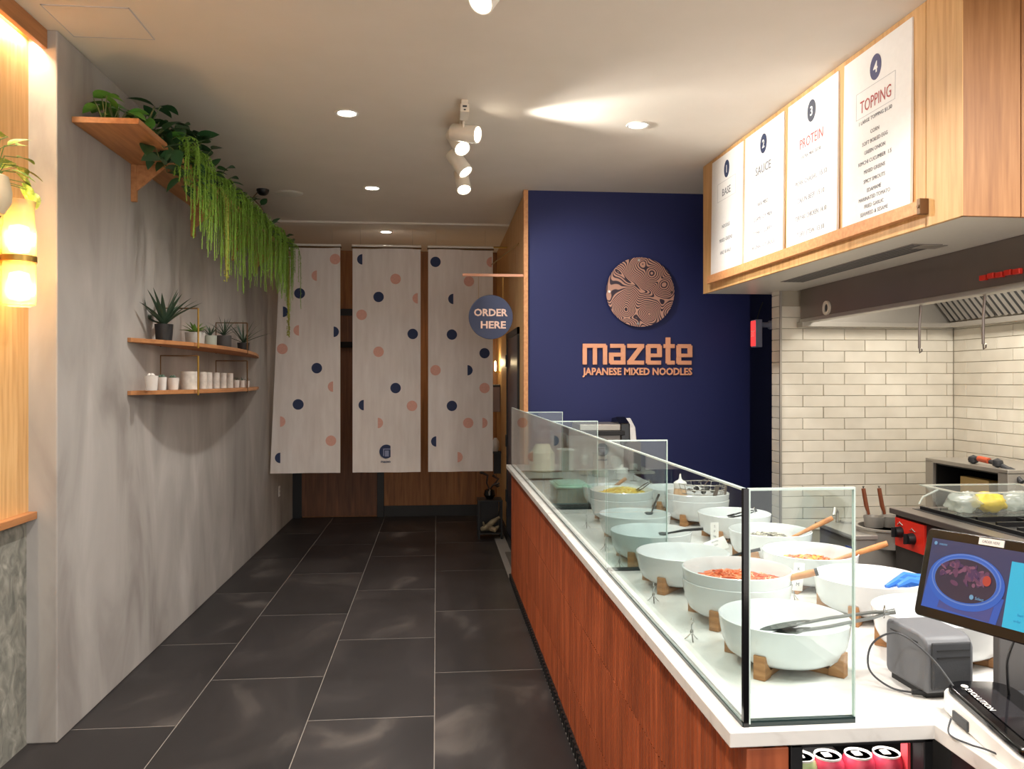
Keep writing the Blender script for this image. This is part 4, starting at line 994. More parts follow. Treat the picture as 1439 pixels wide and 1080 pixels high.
# ================================================================ CEILING FITTINGS
dl = None
for x, y, lab in ((-.52, 4.79, 'nearest of the three recessed ceiling lights above the aisle'), (-.52, 6.63, 'middle one of the three recessed ceiling lights above the aisle'),
                  (-.52, 8.47, 'farthest of the three recessed ceiling lights, just before the banners'), (1.22, 4.85, 'recessed ceiling light by itself between the spotlights and the menu boards')):
    if dl is None:
        z = H-.0005; t = thing('ceiling_light', lab, 'ceiling light', (x, y, z), 0, 'round recessed ceiling lights')
        m = MB().m(WHITEP); m.lathe([(.052, 0), (.068, -.001), (.07, -.004), (.068, -.007), (.055, -.006), (.052, -.002)], 32, close=True); obj('trim_ring', m, t, local=True)
        m = MB().m(BULB); m.lathe([(0, -.003), (.052, -.003), (.052, -.001), (0, -.001)], 32); obj('lens', m, t, local=True); dl = t
    else:
        t = dup(dl, (x, y, H-.0005 if y < 8 else H-.0185), None, lab)
m = MB().m(mat('bronze_ring', (150, 118, 78), .4, .5)); m.lathe([(.045, 0), (.075, -.001), (.078, -.008), (.05, -.010), (.045, -.004)], 28, close=True); m.m(mat('unlit_lens', (190, 160, 120), .4)); m.lathe([(0, -.004), (.045, -.004), (.045, -.001), (0, -.001)], 28)
solo('ceiling_speaker', m, 'unlit brown ringed round fitting on the ceiling above the third banner', 'ceiling fitting', (.40, 9.42, H-.0185))
# track rail with spotlights
t = thing('lighting_track', 'white ceiling lighting track with end box above the aisle', 'track', (.155, 4.5, H))
m = MB().m(WHITEM); m.box(-.018, .018, 0, 1.35, -.032, -.0005); obj('rail', m, t, local=True, smooth=0, bevel=.002)
m = MB().m(WHITEM); m.box(-.024, .024, -.02, .13, -.075, -.032); m.m(DARK); m.box(-.012, .012, -.022, -.019, -.050, -.040); m.box(-.006, .006, -.022, -.019, -.068, -.060); obj('end_box', m, t, local=True, smooth=0, bevel=.002)
def head(p, target, label, Lh=.17, r=.05):
    x, y, z = p; t = thing('track_spotlight', label, 'spotlight', (.155, y, H-.033), 0, 'white spotlights on the ceiling track')
    o = Vector((.155, y, H-.033)); c = Vector(p)-o; d = (Vector(target)-Vector(p)).normalized()
    m = MB().m(WHITEM); m.box(-.016, .016, -.05, .05, -.02, 0); m.tube([(0, 0, -.02), (0, 0, c.z+.03)], .007, 8); m.tube([(0, 0, c.z+.03), tuple(c-d*.05)], .009, 8); obj('arm', m, t, local=True, smooth=30)
    M = Matrix.Translation(c) @ d.to_track_quat('Z', 'Y').to_matrix().to_4x4()
    m = MB().m(WHITEM); m.lathe([(0, -Lh), (r*.9, -Lh), (r, -Lh+.006), (r, -.004), (r*.96, 0), (r*.88, -.002), (r*.84, -.012), (0, -.014)], 28, M); b = obj('housing', m, t, local=True)
    m = MB().m(BULB); m.lathe([(0, -.011), (r*.82, -.011), (r*.82, -.009), (0, -.009)], 24, M); obj('lens', m, b, local=True)
head((.24, 4.71, 3.04), (1.5, 4.05, 2.75), 'white track spotlight turned right towards the menu boards, highest in the cluster')
head((.155, 4.87, 3.00), (.6, 4.0, 2.0), 'white track spotlight tilted down towards the viewer with its lens lit')
head((.19, 5.28, 2.965), (.7, 5.0, 2.2), 'white track spotlight leaning to the right, lower in the cluster')
head((.19, 5.62, 2.93), (.3, 5.2, 2.2), 'white track spotlight at the far end of the cluster aimed down')
head((.16, 2.98, 3.0), (-.3, 2.5, 2.2), 'white track spotlight cut off by the top edge of the picture')
# dome camera and detector
t = thing('dome_camera', 'small black dome camera on the ceiling above the hanging plants', 'camera', (-1.41, 6.77, H))
m = MB().m(BLACK); m.lathe([(0, -.05), (.025, -.047), (.042, -.034), (.05, -.012), (.05, -.001), (0, -.001)], 24); obj('dome', m, t, local=True)
m = MB().m(mat('cable_brown', (120, 96, 70), .6)); m.tube([(-.03, 0, -.01), (-.09, .05, -.06), (-.03, .1, -.13), (.0, .12, -.2), (-.03, .15, -.26)], .006, 6); obj('cable', m, t, local=True)
m = MB().m(WHITEM); m.lathe([(0, -.012), (.08, -.011), (.11, -.006), (.115, -.001), (0, -.001)], 32); solo('ceiling_plate', m, 'flat round plate on the ceiling beside the black dome camera', 'ceiling plate', (-1.22, 6.88, H))

# ================================================================ HIGH PLANT SHELF
t = thing('plant_shelf', 'high oak shelf along the concrete wall under the ceiling greenery', 'shelf', (XL, 5.9, 2.80))
m = MB().m(OAKX); m.box(XL+.001, XL+.30, 3.92, 7.95, 2.805, 2.832); obj('board', m, t, smooth=0, bevel=.002)
for y in (4.66, 5.75, 6.85, 7.7):
    m = MB().m(OAKX); m.box(XL+.001, XL+.03, y-.012, y+.012, 2.60, 2.804); m.prism([(XL+.03, 2.804), (XL+.20, 2.804), (XL+.17, 2.78), (XL+.03, 2.66)], y-.008, y+.008, 'y'); obj('bracket', m, t, smooth=0, bevel=.001)

def leaf_mb(l, w, mt, bend=.25, n=6):
    m = MB().m(mt); vs_ = []; fs = []
    for i in range(n+1):
        q = i/n; ww = w*sin(pi*min(1, q**.75))**.8*(1 if q < 1 else 0); z = -bend*l*q*q
        for s_ in (-1, 0, 1): vs_.append((s_*ww/2, l*q, z+(abs(s_)*.12*ww)))
    for i in range(n):
        for s_ in (0, 1): a = i*3+s_; fs.append((a, a+1, a+4, a+3))
    m.add(vs_, fs); return m
def leafy(name, label, base, leaves, mt, l, w, seed, stems=3):
    """vine with every leaf its own part"""
    t = thing(name, label, 'plant', base, 0, None); r = random.Random(seed)
    src = None
    m = MB().m(mat('vine_stem', (86, 96, 50), .6))
    for (x, y, z, yaw, pitch, s_) in leaves:
        p = Vector((x, y, z)); m.tube([(p.x*.3, p.y, .0), (p.x*.7, p.y, max(.01, z*.6)), tuple(p)], .0025, 5)
    obj('stem', m, t, local=True)
    for (x, y, z, yaw, pitch, s_) in leaves:
        if src is None: src = obj('leaf', leaf_mb(l, w, mt), t, local=True, smooth=60); o = src
        else: o = piece('leaf', src, (0, 0, 0), t)
        o.location = (x, y, z); o.rotation_euler = Euler((pitch, r.uniform(-.5, .5), yaw)); o.scale = (s_, s_, s_)
    return t
r_ = random.Random(11)
lv = [(r_.uniform(-.08, .12), r_.uniform(-.06, .60), r_.uniform(.03, .12), r_.uniform(-3, 3), r_.uniform(-.3, .8), r_.uniform(.75, 1.1)) for _ in range(46)]
leafy('leafy_vine', 'broad leaved bright green plant at the near end of the high shelf', (XL+.14, 3.98, 2.833), lv, LEAF, .115, .066, 2)
lv = [(r_.uniform(.02, .19), r_.uniform(-.1, .75), r_.uniform(-.10, .20), r_.uniform(-3, 3), r_.uniform(-.7, .9), r_.uniform(.75, 1.15)) for _ in range(110)]
leafy('leafy_vine', 'dark broad leaved plant spilling over the shelf edge behind the bright one', (XL+.15, 4.35, 2.833), lv, LEAFD, .12, .07, 3)
lv = [(r_.uniform(.02, .19), r_.uniform(-.2, 2.6), r_.uniform(.0, .16), r_.uniform(-3, 3), r_.uniform(-.6, .9), r_.uniform(.6, 1.05)) for _ in range(150)]
leafy('leafy_vine', 'dark sparse leaves running along the far half of the high shelf', (XL+.15, 5.3, 2.833), lv, LEAFD, .10, .055, 4)
def fern_mb(seed, Lmax, n, wide=.18):
    r = random.Random(seed); m = MB().m(FERN)
    for k in range(n):
        y0 = r.uniform(-wide, wide); x0 = r.uniform(.0, .05); ln = Lmax*r.uniform(.45, 1); dx = r.uniform(.06, .15); dy = r.uniform(-.07, .07)
        P = []; N = 12
        for i in range(N+1):
            q = i/N
            P.append(Vector((x0+dx*(1-(1-min(1, q*3))**2), y0+dy*q+.012*sin(q*7+k), .05+.07*sin(min(1, q*3)*pi*.7)*(1-q)-ln*max(0, q-.12)*1.12)))
        m.tube(P, .0022, 4)
        for i in range(1, N+1):
            for s2 in range(7):
                q = (i-1+s2/7)/N; a = P[i-1].lerp(P[i], s2/7)
                th = r.uniform(0, 2*pi); ll = .030*(1-q*.5)*r.uniform(.6, 1.1)
                d = Vector((cos(th)*ll, sin(th)*ll, -ll*.75)); w = Vector((-sin(th), cos(th), .2))*ll*.13
                m.add([a-w*.4, a+d*.5+w, a+d, a+d*.5-w], [(0, 1, 2, 3)])
    return m
fspots = [(4.62, .34, 18), (4.92, .52, 24), (5.22, .62, 22), (5.50, .62, 22), (5.78, .58, 22), (6.06, .66, 22), (6.35, .56, 20), (6.64, .58, 20), (6.94, .54, 20), (7.22, .56, 20), (7.50, .58, 20), (7.74, .66, 18)]
flab = ['short fern tuft beside the first shelf bracket', 'hanging fern next after the short tuft by the first bracket', 'long hanging fern above the potted aloe', 'hanging fern left of the second shelf bracket',
        'hanging fern covering the second shelf bracket', 'hanging fern with the longest yellow strand', 'hanging fern above the low grey pot', 'hanging fern left of the third shelf bracket', 'hanging fern right of the third shelf bracket',
        'hanging fern beneath the dome camera', 'hanging fern second from the far end of the shelf', 'hanging fern at the far end of the high shelf beside the first banner']
for k, ((y, ln, n), lab) in enumerate(zip(fspots, flab)):
    solo('hanging_fern', fern_mb(20+k, ln, n), lab, 'plant', (XL+.20, y, 2.834), 'ferns hanging from the high shelf', smooth=0)
m = MB().m(mat('yellow_strand', (150, 150, 60), .6, var=.3))
for (y, z1, x) in ((0, -.82, .0),):
    P = [Vector((0, 0, .05)), Vector((.08, 0, .04)), Vector((.12, .01, -.1)), Vector((.12, .0, -.4)), Vector((.125, .01, z1))]; m.tube(P, [.004, .009, .014, .013, .004], 7)
    for i in range(160):
        q = rnd.random(); zz = -.05+(z1+.05)*q; th = rnd.uniform(0, 6.28); m.lathe([(0, -.007), (.006, 0), (0, .007)], 5, Matrix.Translation((.12+.012*cos(th), .012*sin(th), zz)))
solo('hanging_strand', m, 'long thin yellow green strand hanging in front of the first banner', 'plant', (XL+.17, 7.80, 2.84))
m2 = MB().m(MATS['yellow_strand'])
P = [Vector((0, 0, .05)), Vector((.1, 0, .03)), Vector((.15, .01, -.1)), Vector((.15, .0, -.4)), Vector((.15, .01, -.60))]; m2.tube(P, [.004, .009, .015, .014, .004], 7)
for i in range(120):
    q = rnd.random(); zz = -.05-.55*q; th = rnd.uniform(0, 6.28); m2.lathe([(0, -.007), (.006, 0), (0, .007)], 5, Matrix.Translation((.15+.013*cos(th), .013*sin(th), zz)))
solo('hanging_strand', m2, 'yellow green strand hanging lowest in the middle of the fern row', 'plant', (XL+.20, 5.30, 2.84))

# ================================================================ CURVED DISPLAY SHELVES
SH = [(4.60, .02), (4.85, .12), (5.15, .205), (5.6, .25), (6.0, .255), (6.4, .235), (7.0, .17), (7.4, .10), (7.8, .02)]
for z, lab in ((1.822, 'upper curved wooden wall shelf with potted plants'), (1.532, 'lower curved wooden wall shelf with white cups and vases')):
    t = thing('wall_shelf', lab, 'shelf', (XL, 6.0, z), 0, 'curved display shelves')
    m = MB().m(OAKX); poly = [(XL+.0005, 4.60)]+[(XL+d, y) for y, d in SH]+[(XL+.0005, 7.8)]
    m.prism(poly, z, z+.024, 'z'); obj('board', m, t, smooth=0, bevel=.002)
    top = z+.262
    for y, dd, mt in ((5.13, .225, BRASS), (6.38, .235, BRONZE)):
        m = MB().m(BRONZE); m.tube([(XL+.002, y, z-.004), (XL+.002, y, top-.03), (XL+dd, y, top-.03)], .005, 6)
        br = obj('wire_bracket', m, t)
        m = MB().m(mt); m.tube([(XL+dd, y, top-.03), (XL+dd, y, z-.01)], .006, 6); obj('front_rod', m, br)
def pot(name, label, x, y, z, r, h, mt, taper=.8, soil=True, group=None, cat='pot'):
    t = thing(name, label, cat, (x, y, z), 0, group)
    m = MB().m(mt); m.lathe([(0, 0), (r*taper, 0), (r*taper*1.02, .003), (r, h), (r*.9, h), (r*.88, h-.012), (0, h-.012)], 28); obj('pot', m, t, local=True)
    return t
def rosette(t, n, l, w, h0, mt, seed, up=(.5, 1.3), curve=.35, name='foliage'):
    r = random.Random(seed); src = None; lim = XL+.005-org(t).x
    for k in range(n):
        a = k*2.4+r.uniform(-.2, .2); el = r.uniform(*up); m = MB().m(mt); vs_ = []; fs = []; N = 7
        for i in range(N+1):
            q = i/N; ww = w*(1-q)**.7*(.75+.25*sin(q*pi)); rr = l*q*cos(el)*(1+.3*q); zz = h0+l*q*sin(el)-curve*l*q*q*cos(el)
            for s_ in (-1, 0, 1): vs_.append((max(lim, cos(a)*rr-sin(a)*ww*s_/2), sin(a)*rr+cos(a)*ww*s_/2, zz+abs(s_)*ww*.25))
        for i in range(N):
            for s_ in (0, 1): q = i*3+s_; fs.append((q, q+1, q+4, q+3))
        m.add(vs_, fs); obj('leaf', m, t, local=True, smooth=60)
ZU = 1.847; ZL = 1.557
def sx_(u, d):      # x,y on the shelf at a picture column and depth measured while surveying
    s, c = sin(YAW), cos(YAW); r = (u-719.5)/1140; return ((r*c+s)*d, (c-r*s)*d)
def onshelf(u, off):  # point a given distance off the wall along the sight line of column u
    s, c = sin(YAW), cos(YAW); r = (u-719.5)/1140; d = (XL+off)/(r*c+s); return (XL+off, (c-r*s)*d, d)
x, y, d = onshelf(230.5, .09); a = pot('potted_aloe', 'spiky dark green aloe in a black pot, largest plant on the upper shelf', x, y, ZU, 12.5/1140*d, .095, POTB, .85, cat='potted plant'); rosette(a, 22, .235, .044, .085, ALOE, 1, (.4, 1.45), .12)
x, y, d = onshelf(274, .13); a = pot('potted_succulent', 'bright green succulent in a low wide grey pot', x, y, ZU, 13.5/1140*d, .075, POTG, .9, cat='potted plant'); rosette(a, 18, .085, .035, .07, SUCC, 2, (.2, 1.1), .1); 
x, y, d = onshelf(296, .13); a = pot('potted_succulent', 'small grey green plant in a pale pot, between the low pot and the charcoal pot', x, y, ZU, 8.5/1140*d, .075, POTP, .9, cat='potted plant'); rosette(a, 14, .10, .014, .07, ALOE, 3, (.6, 1.4), .1)
x, y, d = onshelf(315, .13); a = pot('potted_grass', 'wispy dark plant in a charcoal pot on the upper shelf', x, y, ZU, 10/1140*d, .095, POTD, .95, cat='potted plant'); rosette(a, 26, .17, .010, .09, ALOE, 4, (.5, 1.4), .4)
x, y, d = onshelf(342, .13); a = pot('potted_aloe', 'small spiky aloe in a black pot at the far end of the upper shelf', x, y, ZU, 8.5/1140*d, .07, POTB, .85, cat='potted plant'); rosette(a, 14, .20, .022, .065, ALOE, 5, (.3, 1.3), .05)
cups = [(213, .10, 9.2, .082, 'largest white cup at the near end of the lower shelf', .78), (228, .10, 6.3, .075, 'small white cup second from the near end of the lower shelf', .8), (243.5, .10, 7.8, .072, 'white cup just before the tall stone vase', .8)]
for u, off, rp_, h, lab, tp in cups:
    x, y, d = onshelf(u, off); a = pot('white_cup', lab, x, y, ZL, rp_/1140*d, h, POTW, tp, group='white cups at the near end', cat='cup')
    m = MB().m(ALOE if u > 215 else POTW)
    for k in range(5): m.lathe([(0, -.012), (.012, 0), (0, .014)], 8, Matrix.Translation((.014*cos(k*1.3)*(k > 0), .014*sin(k*1.3)*(k > 0), h+.002)))
    obj('succulent', m, a, local=True)
x, y, d = onshelf(266, .14)
m = MB().m(STONEP); R = 11.5/1140*d; m.lathe([(0, 0), (R, 0), (R, .112), (R*.93, .112), (R*.92, .02), (0, .02)], 32); solo('stone_vase', m, 'widest stone grey cylinder vase on the lower shelf', 'vase', (x, y, ZL))
vl = ['first', 'second', 'third', 'fourth', 'fifth']
for k, (u, rr) in enumerate(((285, 5.6), (292.5, 5.6), (303, 5.4), (313, 5.2), (322.5, 5))):
    x, y, d = onshelf(u, .135 - .004*k); m = MB().m(STONEP); R = rr/1140*d; m.lathe([(0, 0), (R, 0), (R, .112), (R*.9, .112), (R*.88, .02), (0, .02)], 24)
    solo('narrow_vase', m, 'narrow pale cylinder vase, '+vl[k]+' one after the widest stone vase', 'vase', (x, y, ZL), 'narrow vases on the lower shelf')
for k, (u, rr, h) in enumerate(((332, 4.5, .06), (340.5, 3.8, .058), (347.5, 3.2, .055))):
    x, y, d = onshelf(u, .115-.01*k); a = pot('tiny_pot', 'tiny white pot with a dark sprig, '+['nearest', 'middle', 'farthest'][k]+' of the three at the far end', x, y, ZL, rr/1140*d, h, POTW, .85, group='tiny pots at the far end', cat='pot')
    rosette(a, 8, .04, .008, h-.01, ALOE, 30+k, (.6, 1.4), .1)
m = MB().m(WHITEP); m.box(0, .006, -.035, .035, -.055, .055); m.m(LINEINK); m.box(.006, .008, -.017, .017, .008, .035); m.box(.006, .008, -.017, .017, -.035, -.008)
solo('wall_outlet', m, 'white wall outlet low on the concrete wall near the banners', 'outlet', (XL+.0005, 8.88, .43), bevel=.001, smooth=0)

# ================================================================ ALCOVE AT THE LEFT EDGE
t = thing('jar_lamp', 'glowing frosted glass jar lamp on the oak panelling', 'lamp', (-1.70, 3.49, 1.915))
m = MB().m(FROST); R = .062
m.lathe([(R*.7, 0), (R*.98, .006), (R, .02), (R, .17), (R*.94, .19), (R, .21), (R*1.02, .30), (R*.93, .33), (R*.9, .40), (R, .43), (R*.96, .43), (R*.87, .40), (R*.9, .33), (R*.97, .30), (R*.96, .21), (R*.9, .19), (R*.95, .17), (R*.95, .02), (R*.7, .008)], 40, close=True); obj('glass_jar', m, t, local=True)
m = MB().m(BULBW); m.lathe([(0, .02), (.035, .03), (.045, .08), (.035, .135), (0, .145)], 24); m.lathe([(0, .215), (.035, .225), (.045, .27), (.035, .325), (0, .335)], 24); obj('bulb', m, t, local=True)
m = MB().m(BRASS); m.box(-.10, -.06, -.03, .03, .17, .23); m.box(-.06, -.045, -.01, .01, .19, .21); m.lathe([(R*.9, .178), (R*1.05, .18), (R*1.05, .205), (R*.9, .207)], 32, close=True); obj('wall_mount', m, t, local=True, smooth=30)
t = thing('hanging_planter', 'oval hanging planter with variegated leaves at the left edge', 'planter', (-1.70, 3.30, 2.34))
m = MB().m(mat('planter_beige', (206, 190, 160), .6)); m.lathe([(0, -.09), (.035, -.085), (.06, -.04), (.062, .0), (.05, .06), (.04, .065), (.048, 0), (0, -.02)], 28); obj('pot', m, t, local=True)
m = MB().m(mat('planter_wire', (96, 70, 40), .5)); m.tube([(0, .066*cos(a), .10*sin(a)-.01) for a in [2*pi*i/32 for i in range(32)]], .005, 8, True); m.tube([(0, 0, .09), (0, .01, .45), (0, 0, .75)], .0015, 5); obj('hoop', m, t, local=True)
lvs = [(.02, .14, .17, -.2, .2), (.03, .11, .21, .3, .5), (.0, .20, .14, -.9, -.2), (.02, .06, .23, 1.2, .4), (.03, .10, .10, -.5, -.4), (.04, .14, .07, -.3, -.6), (.02, .17, .06, -.2, -.5), (.04, .05, .13, .8, .1), (.03, .04, .19, -.6, .7), (.03, .12, .13, .1, .0), (.05, .02, .09, -1.2, -.2), (.04, .20, .05, -.1, -.5)]
src = None
m = MB().m(mat('planter_stem', (96, 120, 50), .5))
for (x, y, z, a, b) in lvs: m.tube([(0, 0, .04), (x*.5, y*.4, z*.9), (x, y, z)], .002, 5)
obj('stem', m, t, local=True)
for (x, y, z, a, b) in lvs:
    if src is None: src = obj('leaf', leaf_mb(.095, .055, LEAFV), t, local=True, smooth=60); o = src
    else: o = piece('leaf', src, (0, 0, 0), t)
    o.location = (x, y, z); o.rotation_euler = Euler((b, .3, a))

# ================================================================ PASSAGE END ITEMS
t = thing('plant_stand', 'black metal plant stand at the foot of the oak side wall', 'stand', (.545, 8.36, 0))
m = MB().m(BLACK)
for x in (-.115, .115):
    for y in (-.115, .115): m.box(x-.009, x+.009, y-.009, y+.009, 0, .39)
m.box(-.125, .125, -.125, .125, .38, .395); m.box(-.125, .125, -.125, .125, .05, .062)
obj('frame', m, t, local=True, smooth=0, bevel=.001)
m = MB().m(BLACK); m.box(-.10, .10, .09, .10, .07, .37); obj('back_plate', m, t, local=True, smooth=0)
m = MB().m(ramp_mat('driftwood', [(.3, (92, 80, 62)), (.7, (160, 146, 118))], 20, rough=.8, bump=.4)); 
m.tube([(-.09, -.05, .09), (-.03, -.07, .11), (.03, -.03, .16), (.10, -.04, .21)], [.02, .035, .03, .014], 9); m.tube([(-.02, -.07, .11), (.05, -.09, .09), (.09, -.06, .12)], [.025, .03, .012], 8); m.tube([(-.05, -.06, .1), (-.07, -.09, .17)], [.02, .008], 7)
o = solo('driftwood', m, 'pale twisted driftwood lying on the lower shelf of the black stand', 'driftwood', (.545, 8.36, 0))
t = thing('potted_twigs', 'dark rounded vase with curled twigs on the black stand', 'vase', (.545, 8.36, .396))
m = MB().m(BLACKG); m.lathe([(0, 0), (.035, 0), (.06, .04), (.05, .09), (.03, .10), (0, .09)], 22); obj('vase', m, t, local=True)
m = MB().m(mat('dark_twig', (48, 36, 30), .6))
for q, P in enumerate([[(0, 0, .09), (-.03, 0, .16), (-.02, 0, .24), (-.08, .0, .27)], [(0, 0, .09), (.05, 0, .15), (.09, 0, .20), (.03, 0, .24)], [(0, 0, .09), (.03, -.02, .14), (.10, -.02, .16)]]): m.tube(P, [.006, .008, .012, .014][:len(P)], 7)
m.lathe([(0, -.02), (.022, 0), (0, .02)], 10, Matrix.Translation((-.085, 0, .27))); m.lathe([(0, -.018), (.03, 0), (0, .018)], 10, Matrix.Translation((.08, 0, .13))); obj('twigs', m, t, local=True)
m = MB().m(mat('dispenser_grey', (150, 132, 128), .5)); m.box(-.05, .05, -.07, .07, -.15, .15); m.m(DARK); m.box(-.052, .052, -.072, .072, .13, .16)
solo('wall_dispenser', m, 'grey box dispenser on the oak side wall beyond the third banner', 'dispenser', (.665, 9.2, 1.41), smooth=0, bevel=.006)
t = thing('wall_sconce', 'narrow glowing brass sconce above the grey dispenser', 'lamp', (.67, 9.25, 1.72))
m = MB().m(BRASS); m.box(0, .05, -.02, .02, -.02, .0); obj('arm', m, t, local=True, smooth=0)
m = MB().m(BULBW); m.lathe([(0, 0), (.010, .005), (.012, .06), (.008, .11), (0, .12)], 16); obj('bulb', m, t, local=True)
m = MB().m(WHITEP); m.lathe([(0, 0), (.03, 0), (.045, .05), (.04, .11), (.02, .14), (.018, .15), (0, .15)], 24); 
solo('white_vase', m, 'small white vase on a bracket low on the oak side wall', 'vase', (.66, 9.1, .82))
m = MB().m(DARK); m.box(-.06, .06, -.06, .06, -.02, 0); m.box(-.02, .06, -.015, .015, -.25, -.02); solo('wall_bracket', m, 'dark wall bracket under the small white vase', 'bracket', (.66, 9.1, .819), smooth=0)

# ================================================================ EXIT SIGN
t = thing('exit_sign', 'edge-on white exit sign with a glowing red face by the tiled wall', 'exit sign', (2.53, 6.3, 1.99))
m = MB().m(mat('sign_case', (150, 160, 190), .5)); m.box(.0, .055, -.05, .05, -.11, .11); obj('case', m, t, local=True, smooth=0, bevel=.004)
m = MB().m(mat('exit_red', (220, 50, 50), .4, emit=1.2)); m.box(-.004, .0, -.045, .045, -.10, .10); fc = obj('face', m, t, local=True, smooth=0)
m = MB().m(WHITEP); m.text('EXIT', 0, 0, 0, .05, w=.075, ext=.001, off=.02, M=Matrix.Translation((-.0045, 0, 0)) @ Matrix.Rotation(-pi/2, 4, 'Z')); obj('lettering', m, fc, local=True, smooth=0)
m = MB().m(DARK); m.tube([(.03, .0, .11), (.06, .02, .19), (.12, .1, .26)], .004, 6); m.m(mat('sign_case', (150, 160, 190))); m.cyl((.06, .0, .07), (.16, .0, .07), .022, n=14); m.cyl((.13, 0, .07), (.17, 0, .07), .035, n=16); obj('arm', m, t, local=True)

# ================================================================ EXHAUST HOOD
t = thing('exhaust_hood', 'stainless steel exhaust hood over the cooking line', 'hood', (2.52, 4.2, 2.0))
m = MB().m(STEELD)
m.box(2.535, 2.545, 2.96, 5.46, 2.04, 2.60); obj('front_face', m, t, smooth=0)
m = MB().m(STEEL); m.box(2.525, 2.60, 2.96, 5.46, 2.015, 2.04); m.box(3.60, 3.68, 2.96, 5.47, 1.985, 2.02); m.box(2.52, 3.66, 5.40, 5.49, 1.985, 2.02); obj('gutter', m, t, smooth=0, bevel=.004)
m = MB().m(STEEL); m.box(2.545, 3.68, 5.455, 5.485, 2.02, 2.6); obj('end_plate', m, t, smooth=0); m = MB().m(STEEL); m.box(2.545, 3.68, 2.96, 2.99, 2.02, 2.6); obj('end_plate', m, t, smooth=0)
m = MB().m(STEELD); m.box(2.545, 3.68, 2.97, 5.46, 2.58, 2.60); obj('top_plate', m, t, smooth=0)
m = MB().m(STEELD); m.box(2.545, 3.30, 5.445, 5.455, 2.02, 2.5); 
# baffle filters sloping towards the right wall
for fi in range(5):
    yf1 = 5.44-fi*.49; f = MB().m(DARK)
    a = Vector((3.40, 0, 2.30)); b = Vector((3.62, 0, 2.035)); dn = Vector((b.z-a.z, 0, -(b.x-a.x))).normalized()
    f.add([(a.x, yf1-.48, a.z), (a.x, yf1, a.z), (b.x, yf1, b.z), (b.x, yf1-.48, b.z)], [(0, 1, 2, 3)])
    ff = obj('filter', f, t, smooth=0)
    for k in range(8):
        y = yf1-.03-k*.06; s_ = MB().m(STEEL)
        q = dn*.012
        s_.add([(a.x, y-.018, a.z), (a.x+q.x, y, a.z+q.z), (a.x, y+.018, a.z), (b.x, y-.018, b.z), (b.x+q.x, y, b.z+q.z), (b.x, y+.018, b.z)], [(0, 1, 4, 3), (1, 2, 5, 4), (0, 3, 5, 2), (0, 2, 1), (3, 4, 5)])
        obj('slat', s_, ff, smooth=0)
m = MB().m(STEELD); m.box(2.545, 3.42, 2.99, 5.45, 2.30, 2.31); 
m = MB().m(WHITEM); m.lathe([(.028, -.004), (.046, -.004), (.046, .012), (.028, .012)], 24, Matrix.Translation((2.533, 5.07, 2.085)) @ Matrix.Rotation(-pi/2, 4, 'Y'), close=True); m.m(DARK); m.lathe([(0, 0), (.026, 0), (.026, .004), (0, .004)], 20, Matrix.Translation((2.533, 5.07, 2.085)) @ Matrix.Rotation(-pi/2, 4, 'Y')); obj('gauge', m, t)
m = MB().m(RED)  # row of small red blocks on the hood face
for k in range(5): m.box(2.515, 2.534, 3.30+k*.055, 3.30+k*.055+.042, 2.075+.003*(k % 2), 2.10+.003*(k % 2))
obj('red_blocks', m, t, smooth=0, bevel=.003)
for y, lab in ((4.13, 'thin steel rod hook hanging under the left part of the hood'), (3.62, 'thin steel rod hook hanging under the right part of the hood')):
    m = MB().m(STEELD); m.tube([(-.02, 0, .02), (0, 0, .035), (.012, 0, .02), (.004, .0, -.1), (.006, .004, -.22)], .007, 8); m.tube([(.006, .004, -.22), (.012, .01, -.245), (.02, .004, -.235), (.016, -.002, -.22)], .004, 7)
    solo('rod_hook', m, lab, 'hook', (2.575, y, 2.005), 'hooks under the hood')

# ================================================================ COOKING LINE
t = thing('noodle_boiler', 'stainless steel noodle boiler with a round tank beside the red range', 'boiler', (2.35, 4.3, 0))
m = MB().m(STEEL); m.box(2.26, 2.80, 4.20, 4.62, .0, .75); obj('cabinet', m, t, smooth=0, bevel=.006)
m = MB().m(STEEL); m.box(2.24, 2.82, 4.19, 4.64, .75, .775); obj('top_plate', m, t, smooth=0, bevel=.004)
m = MB().m(STEEL)
m.lathe([(.15, 0), (.16, .0), (.165, .09), (.175, .095), (.175, .105), (.155, .105), (.150, .02), (0, .02)], 36, Matrix.Translation((2.50, 4.30, .70))); obj('tank', m, t)
m = MB().m(mat('boil_water', (120, 116, 104), .1)); m.lathe([(0, .08), (.15, .08)], 24, Matrix.Translation((2.50, 4.30, .70))); obj('water', m, t)
m = MB().m(mat('blue_label', (58, 80, 160), .5)); m.box(2.252, 2.260, 4.22, 4.30, .64, .70); obj('label_plate', m, t, smooth=0)
m = MB().m(CHROME); m.tube([(2.24, 4.30, .52), (2.18, 4.30, .60), (2.18, 4.18, .60), (2.24, 4.12, .52)], .012, 8); obj('handle_bar', m, t)
